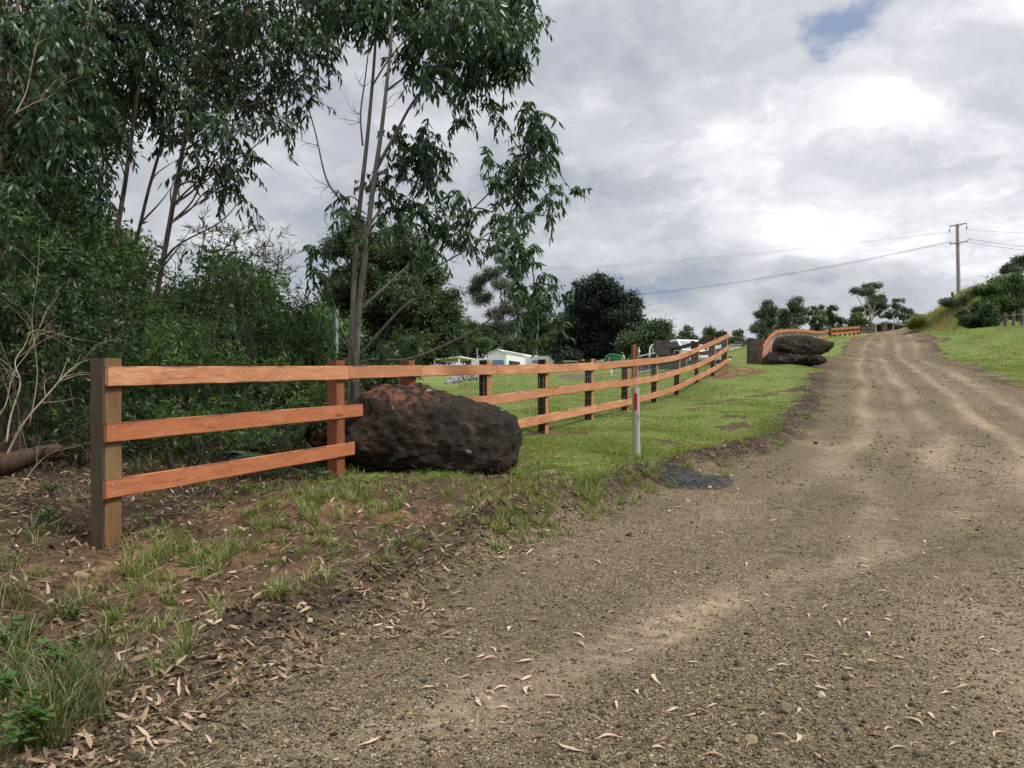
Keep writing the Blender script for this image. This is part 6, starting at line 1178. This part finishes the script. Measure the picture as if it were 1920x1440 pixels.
def litter():
    r = np.random.default_rng(17); f = Fol()
    x, y = scatter(44000, 3.2, 16, -120, 1560, r, .6); s = xL(y)-x; keep = (s > -.1) & (r.random(len(x)) < np.where(x < xF(y), .95, .55)*sstep(16, 8, y)*(.25+.9*fbm(x*1.3, y*1.3, 91))); x, y = x[keep], y[keep]; n = len(x)
    flat_leaves(f, x, y, r.uniform(.035, .125, n), r.uniform(.010, .028, n), r, .42)
    # drift of leaves along the road edge
    y2 = r.uniform(3.2, 9, 620); x2 = xL(y2)+r.normal(size=620)*.22+.05; flat_leaves(f, x2, y2, r.uniform(.05, .13, 620), r.uniform(.012, .022, 620), r, .25)
    c = hit([790], [1180])[0]; x3 = c[0]+r.normal(size=90)*.18; y3 = c[1]+r.normal(size=90)*.22; flat_leaves(f, x3, y3, r.uniform(.06, .13, 90), r.uniform(.014, .022, 90), r, .3, .012)
    x4, y4 = scatter(3600, 2.9, 22, 500, 2000, r, .8); k = x4 > xL(y4)+.1; x4, y4 = x4[k], y4[k]; flat_leaves(f, x4, y4, r.uniform(.018, .045, len(x4)), r.uniform(.006, .012, len(x4)), r, .2)
    tag(obj('leaf_litter', f.mesh('leaf_litter', M['litter'])), 'brown leaf litter strewn over the bank and forest floor', 'leaf litter', None, 'stuff')
    f = Fol(); x, y = scatter(11000, 3.3, 13, -100, 1350, r, .6); s = xL(y)-x; k = (s > .05) & (r.random(len(x)) < .2+.9*sstep(.5, .68, fbm(x*1.5, y*1.5, 95))); x, y = x[k], y[k]; n = len(x); a = r.uniform(0, 6.28, n); D = unit(np.stack([np.cos(a), np.sin(a), np.abs(r.normal(size=n))*.3], -1))
    f.blade(np.stack([x, y, H(x, y)+.006], -1), D, np.stack([-np.sin(a), np.cos(a), 0*a-.2], -1)*r.uniform(-.8, .8, n)[:, None], r.uniform(.08, .32, n), r.uniform(.003, .006, n), r.random(n), .9)
    tag(obj('straw_litter', f.mesh('straw_litter', M['straw'])), 'dry straw and fine twigs lying on the bank', 'straw', None, 'stuff')
litter()
def road_leaves():
    r = np.random.default_rng(19); var = []
    for i in range(12):
        L = r.uniform(.055, .125); W = r.uniform(.014, .026); t = np.linspace(0, 1, 8); w = W*np.sin(np.pi*np.clip(t*.94+.04, 0, 1))**.75*np.interp(t, [0, .35, 1], [.7, 1, .55]); side = r.choice([-1, 1])*r.uniform(.05, .28)*L; arch = r.uniform(.0, .16)*L; tw = r.uniform(-1.1, 1.1); cup = r.uniform(.1, .7)
        cx = (t-.5)*L; cy = side*(1-(2*t-1)**2); cz = .004+arch*np.sin(np.pi*t); an = tw*(t-.5); V = []
        for k in (-1, 0, 1): V.append(np.stack([cx, cy+k*w*.5*np.cos(an), cz+k*w*.5*np.sin(an)+abs(k)*w*.5*cup], -1))
        V = np.stack(V, 1).reshape(-1, 3); V[:, 2] -= V[:, 2].min()-.001; q = [[a*3+b, a*3+b+1, a*3+b+4, a*3+b+3] for a in range(7) for b in range(2)]
        var.append(mesh('fallen_leaf', V, None, q, M['dryleaf'], dict(rnd=np.full(len(V), [.05, .3, .5, .65, .8, .9, .4, .72, .15, .58, .86, .78][i])), smooth=True))
    spots = [(1085, 1110), (1150, 1150), (960, 1180), (800, 1290), (770, 1360), (1000, 1290), (1010, 1385), (1145, 1388), (1260, 1330), (1330, 1235), (1480, 1140), (1490, 1150), (1570, 1170), (1660, 1190), (1710, 1355), (1670, 1370), (1770, 1300), (1760, 1275), (1415, 1405), (1340, 1420), (1235, 1405), (1580, 1350), (1435, 1345), (1525, 1240), (1610, 1025), (1615, 1050), (1620, 1062), (1735, 998), (1640, 1045), (1555, 1000), (1500, 1010), (1700, 1010), (1765, 1030), (1790, 960), (1860, 940), (1905, 955), (1370, 970), (1350, 1000), (1290, 1010), (1230, 1060), (1260, 1075), (1280, 1100), (1420, 1040), (1545, 905), (1610, 900), (1660, 920), (1675, 975), (1520, 960), (1400, 1130), (1330, 1040), (1180, 1220), (1090, 1210), (900, 1230), (870, 1270), (940, 1330), (690, 1390), (860, 1405), (1780, 1110), (1840, 1210), (1860, 1220), (1880, 1110), (1810, 1075), (1655, 1110), (1600, 1270), (1690, 1235), (1450, 1260), (1880, 1380), (1540, 1420), (1640, 1380), (980, 1240)]
    pts = hit([q[0] for q in spots], [q[1] for q in spots]).tolist()
    x, y = scatter(190, 3.3, 14, 650, 2000, r, .9); pts += [[a, c, 0] for a, c in zip(x, y) if a > xL(c)+.15]
    for i, p in enumerate(pts):
        if p[0] != p[0]: continue
        o = bpy.data.objects.new('fallen_leaf', var[r.integers(0, 12)]); COL.objects.link(o); e = .03; zx = (h(p[0]+e, p[1])-h(p[0]-e, p[1]))/(2*e); zy = (h(p[0], p[1]+e)-h(p[0], p[1]-e))/(2*e)
        up = Vector((-zx, -zy, 1)).normalized(); q = up.to_track_quat('Z', 'Y') @ Matrix.Rotation(r.uniform(0, 6.28), 4, 'Z').to_quaternion(); o.rotation_euler = q.to_euler(); o.location = (p[0], p[1], h(p[0], p[1])+.002); s = r.uniform(.75, 1.25); o.scale = (s, s, s)
        tag(o, 'dry curled pinkish-brown leaf lying on the gravel road', 'leaf', 'fallen leaves on the gravel road')
road_leaves()
_o8 = np.array([[1, 0, 0], [-1, 0, 0], [0, 1, 0], [0, -1, 0], [0, 0, 1], [0, 0, -1]], float); _t8 = np.array([[0, 2, 4], [2, 1, 4], [1, 3, 4], [3, 0, 4], [2, 0, 5], [1, 2, 5], [3, 1, 5], [0, 3, 5]])
_c8 = np.array([[x, y, z] for z in (-1, 1) for x, y in ((-1, -1), (1, -1), (1, 1), (-1, 1))], float)*.62
def gravel():
    r = np.random.default_rng(23)
    x, y = scatter(130000, 2.7, 14, -100, 2040, r, .7); road, grass, red, st = masks(x, y); t = tracks(x, y); p = np.clip(st*(1-.75*t)+.12, 0, 1)*(.25+1.1*fbm(x*.9, y*.9, 97))*(1-grass); k = r.random(len(x)) < p; x, y = x[k], y[k]; n = len(x)
    s = .003+.008*r.random(n)**2.6+.014*(r.random(n) < .03)*r.random(n); edge = np.exp(-((x-xL(y))/.35)**2); s = s*(1+1.0*edge*r.random(n))
    V = np.concatenate([_o8]*1)[None]*s[:, None, None]*r.uniform(.6, 1.25, (n, 6, 1)); a = r.uniform(0, 6.28, n); ca, sa = np.cos(a)[:, None], np.sin(a)[:, None]
    V = np.stack([V[..., 0]*ca-V[..., 1]*sa, V[..., 0]*sa+V[..., 1]*ca, V[..., 2]*.75], -1)+np.stack([x, y, H(x, y)+s*.25], -1)[:, None]
    T = (_t8[None]+np.arange(n)[:, None, None]*6).reshape(-1, 3); rn = np.clip(r.beta(1.6, 2.6, n), 0, 1)
    tag(obj('gravel', mesh('gravel', V.reshape(-1, 3), T, None, M['stone'], dict(rnd=np.repeat(rn, 6)))), 'loose gravel scattered over the dirt road', 'gravel', None, 'stuff')
    # larger stones, each one a thing
    import bmesh
    var = []
    for i in range(6):
        bm = bmesh.new(); bmesh.ops.create_icosphere(bm, subdivisions=2, radius=1)
        pl = rdir(7, r)
        for v in bm.verts:
            c = np.array(v.co[:]);
            for q in pl: dd = c@q; c = c-q*max(0, dd-.68)
            v.co = Vector((c*np.array([1.15, .9, .7])*(1+r.normal()*.03)).tolist())
        me = bpy.data.meshes.new('loose_stone'); bm.to_mesh(me); bm.free(); me.materials.append(M['stone']); a = me.attributes.new('rnd', 'FLOAT', 'POINT'); a.data.foreach_set('value', np.full(len(me.vertices), [.12, .4, .55, .7, .82, .92][i], dtype=np.float32)); var.append(me)
    spots = [(245, 1425, .045), (330, 1420, .03), (1470, 1335, .05), (1410, 1390, .035), (1555, 1290, .03), (1540, 1305, .024), (1585, 1275, .026), (1520, 1300, .022), (1500, 1320, .022), (1620, 1225, .022), (1585, 1230, .024), (1665, 1155, .022), (1400, 1190, .02), (300, 1390, .02), (350, 1380, .024), (410, 1330, .022), (380, 1345, .018), (430, 1320, .018), (1530, 832, .06), (1560, 834, .04), (1210, 1000, .03), (1230, 985, .03), (1255, 960, .04), (1290, 940, .03), (1180, 1005, .04), (1160, 1015, .03), (700, 1130, .03), (760, 1120, .035), (640, 1190, .03), (580, 1160, .025), (820, 1090, .03), (905, 1070, .025), (660, 1215, .025), (150, 1077, .06), (1330, 915, .035), (1370, 893, .04), (1080, 1045, .025), (540, 1290, .018), (480, 1250, .02), (1450, 1230, .02), (920, 1300, .02), (915, 1310, .018), (1180, 1420, .018)]
    P = hit([q[0] for q in spots], [q[1] for q in spots])
    for i, (p, q) in enumerate(zip(P, spots)):
        if np.isnan(p[0]): continue
        o = bpy.data.objects.new('loose_stone', var[i % 6]); COL.objects.link(o); o.location = (p[0], p[1], h(p[0], p[1])+q[2]*.2); s = q[2]*r.uniform(.8, 1.2); o.scale = (s, s, s); o.rotation_euler = (r.normal()*.2, r.normal()*.2, r.uniform(0, 6.28)); tag(o, 'loose stone lying on or beside the gravel road', 'stone', 'loose stones on the road edge')
gravel()
def weeds():
    r = np.random.default_rng(29)
    for i, (px, py, s, lb) in enumerate([(30, 1225, .16, 'leafy green weed at the edge of view level with the end post'), (10, 1345, .2, 'largest leafy weed, low in the corner of the bank'), (110, 1255, .16, 'bright leafy weed in the rank grass'), (40, 1415, .17, 'dark leafy weed nearest the road in the corner'), (140, 1165, .08, 'small weed between the rank grass and end post'), (85, 985, .14, 'weed near the fallen log end'), (95, 930, .12, 'small bright weed under the fallen log')]):
        p = hit([px], [py])[0]
        if np.isnan(p[0]): continue
        p[2] = h(p[0], p[1]); f = Fol(); st = []; rt = root('weed_plant', p, lb, 'weed', 'weeds on the bank')
        for k in range(7):
            a = r.uniform(0, 6.28); e = p+np.array([math.cos(a)*s*.6, math.sin(a)*s*.6, s*r.uniform(.5, 1.2)]); C = smooth_path([p, (p+e)/2+np.array([0, 0, s*.25]), e], 3); st.append((C, np.linspace(.003, .0015, len(C))))
            for q in C[2:]:
                D = unit(rdir(3, r)*np.array([1, 1, .35])+np.array([0, 0, .1])); f.leaf6(np.repeat(q[None], 3, 0), D, np.cross(D, rdir(3, r)*.25+np.array([0, 0, 1])), r.uniform(.35, .6, 3)*s*.75, r.uniform(.2, .3, 3)*s*.75, r.normal(size=3)*.3, np.clip(r.normal(.5, .2, 3), 0, .95))
        obj('leaf_growth', f.mesh('leaf_growth', M['weed'], p), rt); obj('stem', tubes_mesh('stem', st, M['weed'], 4, origin=p), rt)
weeds()
def bitumen():
    # dark patch of fresh fine gravel spilled beside the guide post
    r = np.random.default_rng(33); c = hit([1290], [903])[0]; n = 2600; q = rball(n, r, .6); x = c[0]+q[:, 0]*.66+q[:, 1]*.25; y = c[1]+q[:, 1]*.55; s = r.uniform(.006, .014, n); m = .05*(1-np.hypot(q[:, 0], q[:, 1])**2)*r.random(n)
    V = _c8[None]*s[:, None, None]*r.uniform(.6, 1.3, (n, 8, 1))+np.stack([x, y, H(x, y)+m+.004], -1)[:, None]; Qf = np.array([[3, 2, 1, 0], [4, 5, 6, 7], [0, 1, 5, 4], [1, 2, 6, 5], [2, 3, 7, 6], [3, 0, 4, 7]])
    tag(obj('dark_gravel', mesh('dark_gravel', V.reshape(-1, 3), None, (Qf[None]+np.arange(n)[:, None, None]*8).reshape(-1, 4), plain('blue_metal', (.10, .102, .105), .85, 0, .2, .6, 40))), 'small heap of dark blue-grey gravel beside the guide post', 'gravel', None, 'stuff')
bitumen()

def clods():
    # crumbly dark earth along the broken edge of the bank, and stones worked loose farther up the road
    r = np.random.default_rng(41); n = 9000; y = 3.2*(30/3.2)**r.random(n); x = xL(y)-np.abs(r.normal(size=n))*.36-.02+.12*r.normal(size=n); k = r.random(n) < .15+1.3*sstep(.42, .62, fbm(x*1.2, y*1.2, 99)); x, y = x[k], y[k]; n = len(x)
    s = (.004+.015*r.random(n)**2.6)*(1+y*.012); V = _c8[None]*s[:, None, None]*r.uniform(.5, 1.3, (n, 8, 1)); a = r.uniform(0, 6.28, n); ca, sa = np.cos(a)[:, None], np.sin(a)[:, None]
    V = np.stack([V[..., 0]*ca-V[..., 1]*sa, V[..., 0]*sa+V[..., 1]*ca, V[..., 2]*.8+V[..., 0]*.3], -1)+np.stack([x, y, H(x, y)+s*.2], -1)[:, None]
    Qf = np.array([[3, 2, 1, 0], [4, 5, 6, 7], [0, 1, 5, 4], [1, 2, 6, 5], [2, 3, 7, 6], [3, 0, 4, 7]]); rn = np.clip(r.beta(1.1, 2.2, n), 0, 1)
    tag(obj('soil_clods', mesh('soil_clods', V.reshape(-1, 3), None, (Qf[None]+np.arange(n)[:, None, None]*8).reshape(-1, 4), M['clod'], dict(rnd=np.repeat(rn, 8)))), 'crumbled dark earth and stones along the broken road edge', 'earth', None, 'stuff')
    n = 13000; y = 11*(75/11)**r.random(n); q = r.random(n); x = xL(y)+(xR(y)-xL(y))*q; p = (.15+1.2*sstep(.5, .68, fbm(x*.8, y*.35, 103)))*(1-.8*tracks(x, y))*(x/y < .75); k = r.random(n) < p; x, y = x[k], y[k]; n = len(x); s = (.005+.018*r.random(n)**3)*(1+y*.025)
    V = _o8[None]*s[:, None, None]*r.uniform(.6, 1.3, (n, 6, 1))*np.array([1, 1, .7])+np.stack([x, y, H(x, y)+s*.2], -1)[:, None]
    tag(obj('road_rubble', mesh('road_rubble', V.reshape(-1, 3), (_t8[None]+np.arange(n)[:, None, None]*6).reshape(-1, 3), None, M['stone'], dict(rnd=np.repeat(np.clip(r.beta(1.5, 2.2, n), 0, 1), 6)))), 'stones worked loose along the road up the hill', 'gravel', None, 'stuff')
clods()
# ------------------------------------------------------------------ sky, sun, camera
SUN_EL, SUN_AZ = 52.0, 114.0      # azimuth clockwise from +Y (the view direction)
def world():
    w = bpy.data.worlds.new('World'); SC.world = w; w.use_nodes = True; g = N(w.node_tree)
    out = g.add('ShaderNodeOutputWorld'); bg = g.add('ShaderNodeBackground'); g.t.links.new(bg.outputs[0], out.inputs[0]); bg.inputs['Strength'].default_value = .1
    sky = g.add('ShaderNodeTexSky', {'sky_type': 'NISHITA', 'sun_disc': False, 'sun_elevation': math.radians(SUN_EL), 'sun_rotation': math.radians(SUN_AZ), 'air_density': 1.0, 'dust_density': .6, 'ozone_density': 1.4})
    dr = g.add('ShaderNodeTexCoord').outputs['Generated']; s = g.add('ShaderNodeSeparateXYZ', None, Vector=dr); dz = s.outputs[2]
    # cloud layer seen in perspective
    inv = g.m('DIVIDE', 1.0, g.m('ADD', g.m('MAXIMUM', dz, 0.0), .22)); cl = g.vm('MULTIPLY', g.vm('SCALE', dr, sc=inv), (1, 1, 0)); cl = g.vm('ADD', cl, g.vm('SCALE', dr, sc=.35)); cl = g.add('ShaderNodeVectorRotate', {'rotation_type': 'AXIS_ANGLE'}, Vector=cl, Axis=(.25, .33, .91), Angle=.55).outputs[0]; cl = g.vm('ADD', cl, (.43, .27, .61))
    n1 = g.noise(cl, 1.35, 7, .55, .25); n2 = g.noise(g.vm('ADD', cl, (3.1, 7.7, 0)), 3.4, 7, .6, .4); n3 = g.noise(g.vm('ADD', cl, (9.1, 1.7, 0)), .7, 3, .5)
    rot = g.add('ShaderNodeVectorRotate', {'rotation_type': 'AXIS_ANGLE'}, Vector=dr, Axis=(.37, .61, .70), Angle=1.1).outputs[0]; wn = g.noise(g.vm('ADD', rot, (.317, .713, .191)), 6.3, 6, .62, 0.0, True); wd = g.vm('ADD', dr, g.vm('SCALE', g.vm('SUBTRACT', wn, (.5, .5, .5)), sc=.14))
    def spot(px, py, rad, amp, sx=1.0):
        v = at(px, py, 1.0)-np.array([0, 0, EYE]); v = v/np.linalg.norm(v); df = g.vm('SUBTRACT', wd, tuple(v)); df = g.vm('MULTIPLY', df, (1/sx, 1/sx, 1.0)); r = rad/F
        d = g.vm('DOT_PRODUCT', df, df); return g.m('MULTIPLY', g.m('EXPONENT', g.m('MULTIPLY', d, -1/(r*r))), amp)
    acc = None
    for q in [(1640, 390, 120, .34, 2.0), (1480, 420, 90, .22, 1.5), (1800, 430, 120, .28, 1.5), (1385, 240, 55, .22, 1.5), (1680, 210, 110, .36, 2.4), (1880, 190, 90, .25, 1.5), (1720, 60, 110, .22, 1.6), (1300, 170, 90, .12, 2), (1500, 160, 50, .10, 2),
              (1430, 225, 45, -.14, 1.0), (1320, 275, 45, -.10, 1.6), (1600, 290, 75, -.20, 3.2), (1850, 240, 60, -.16, 2.0), (1560, 140, 60, -.14, 2.2), (1250, 60, 130, -.12, 2.6), (900, 120, 200, -.06, 2), (1060, 330, 110, -.10, 2), (1400, 430, 60, -.12, 2.2), (1500, 520, 50, -.16, 4.0), (1200, 545, 55, -.22, 3.6), (1620, 560, 35, -.12, 3), (900, 560, 90, -.15, 2), (450, 400, 180, .05, 2)]:
        t = spot(q[0], q[1], q[2], q[3]*(.52 if q[3] > 0 else .9), q[4]); acc = t if acc is None else g.m('ADD', acc, t)
    v = g.m('ADD', g.m('ADD', g.m('MULTIPLY', n1, .78), g.m('MULTIPLY', n2, .44)), g.m('ADD', acc, g.m('SUBTRACT', g.m('MULTIPLY', n3, .2), .20)))
    cloud = g.ramp(v, [(.14, (.215, .27, .36)), (.32, (.31, .36, .43)), (.46, (.42, .45, .49)), (.60, (.52, .54, .57)), (.76, (.66, .67, .68)), (.98, (.85, .85, .85))])
    wv = g.vm('ADD', cl, g.vm('SCALE', g.vm('SUBTRACT', g.noise(cl, 2.2, 4, .6, 0, True), (.5, .5, .5)), sc=.5))
    n4 = g.noise(wv, 2.6, 9, .58); puff = g.step(n4, .44, .60); n5 = g.noise(g.vm('ADD', wv, (5.5, 2.2, 0)), 5.2, 8, .6); rag = g.step(n5, .46, .62)
    lay = g.m('ADD', g.m('MULTIPLY', g.m('SUBTRACT', puff, .36), .15), g.m('MULTIPLY', g.m('SUBTRACT', rag, .42), .07)); v = g.m('ADD', v, g.m('MULTIPLY', lay, g.step(dz, .02, .16)))
    cloud = g.ramp(v, [(.12, (.25, .295, .37)), (.32, (.385, .402, .43)), (.46, (.47, .48, .496)), (.60, (.555, .565, .58)), (.74, (.69, .695, .70)), (.92, (.87, .87, .865))])
    # towards the horizon a pale strip under the dark band
    hz = g.m('MULTIPLY', g.step(dz, .095, .03), .5); cloud = g.mix(hz, cloud, (.44, .50, .56))
    cloud = g.mix(1.0, cloud, (.985, 1.0, 1.045), 'MULTIPLY'); zen = g.m('ADD', 1.0, g.m('MULTIPLY', g.step(dz, .44, .85), 1.5)); cloud10 = g.vm('SCALE', cloud, sc=g.m('MULTIPLY', zen, 10.0))
    hole = None
    for q in [(1650, 0, 36, 1.2, 2.6), (1535, 60, 28, 1.15, 1.2), (1545, 100, 34, .7, 1.4), (1645, 125, 26, .85, 1.0), (1590, 40, 30, .6, 2), (1895, 420, 17, .9, 2.0), (1925, 115, 26, .5, 1.0), (2400, 300, 60, .8, 3), (300, -500, 90, .8, 3)]:
        t = spot(*q); hole = t if hole is None else g.m('ADD', hole, t)
    hole = g.step(g.m('SUBTRACT', hole, g.m('MULTIPLY', g.m('ADD', n2, n5),   .60)), -.05, 1.0)
    blue = g.vm('MULTIPLY', sky.outputs[0], (.8, .85, .95))
    c = g.mix(g.m('MULTIPLY', hole, g.m('ADD', .25, g.m('MULTIPLY', g.step(n5, .62, .40), .45))), cloud10, blue)
    g.set(bg.inputs['Color'], c)
world()
sun = bpy.data.lights.new('sun', 'SUN'); sun.energy = 2.8; sun.angle = math.radians(14); sun.color = (1.0, .95, .87)
so = bpy.data.objects.new('sun', sun); COL.objects.link(so)
az, el = math.radians(SUN_AZ), math.radians(SUN_EL); sd = Vector((math.sin(az)*math.cos(el), math.cos(az)*math.cos(el), math.sin(el)))
so.rotation_euler = sd.to_track_quat('Z', 'Y').to_euler(); so.location = (30, 0, 60)
cam = bpy.data.cameras.new('camera'); co = bpy.data.objects.new('camera', cam); COL.objects.link(co); SC.camera = co
co.location = (0, 0, EYE); co.rotation_euler = (math.radians(90), 0, 0); cam.sensor_width = 36; cam.lens = 36*F/1920; cam.shift_y = (HOR-720)/1920; cam.clip_end = 4000; cam.clip_start = .05
SC.view_settings.view_transform = 'Standard'; SC.view_settings.look = 'None'; SC.view_settings.exposure = .35; SC.view_settings.gamma = 1
SC.cycles.max_bounces = 6; SC.cycles.diffuse_bounces = 3; SC.cycles.transmission_bounces = 3; SC.cycles.glossy_bounces = 2; SC.cycles.transparent_max_bounces = 4
SC.cycles.caustics_reflective = False; SC.cycles.caustics_refractive = False; SC.cycles.use_denoising = True
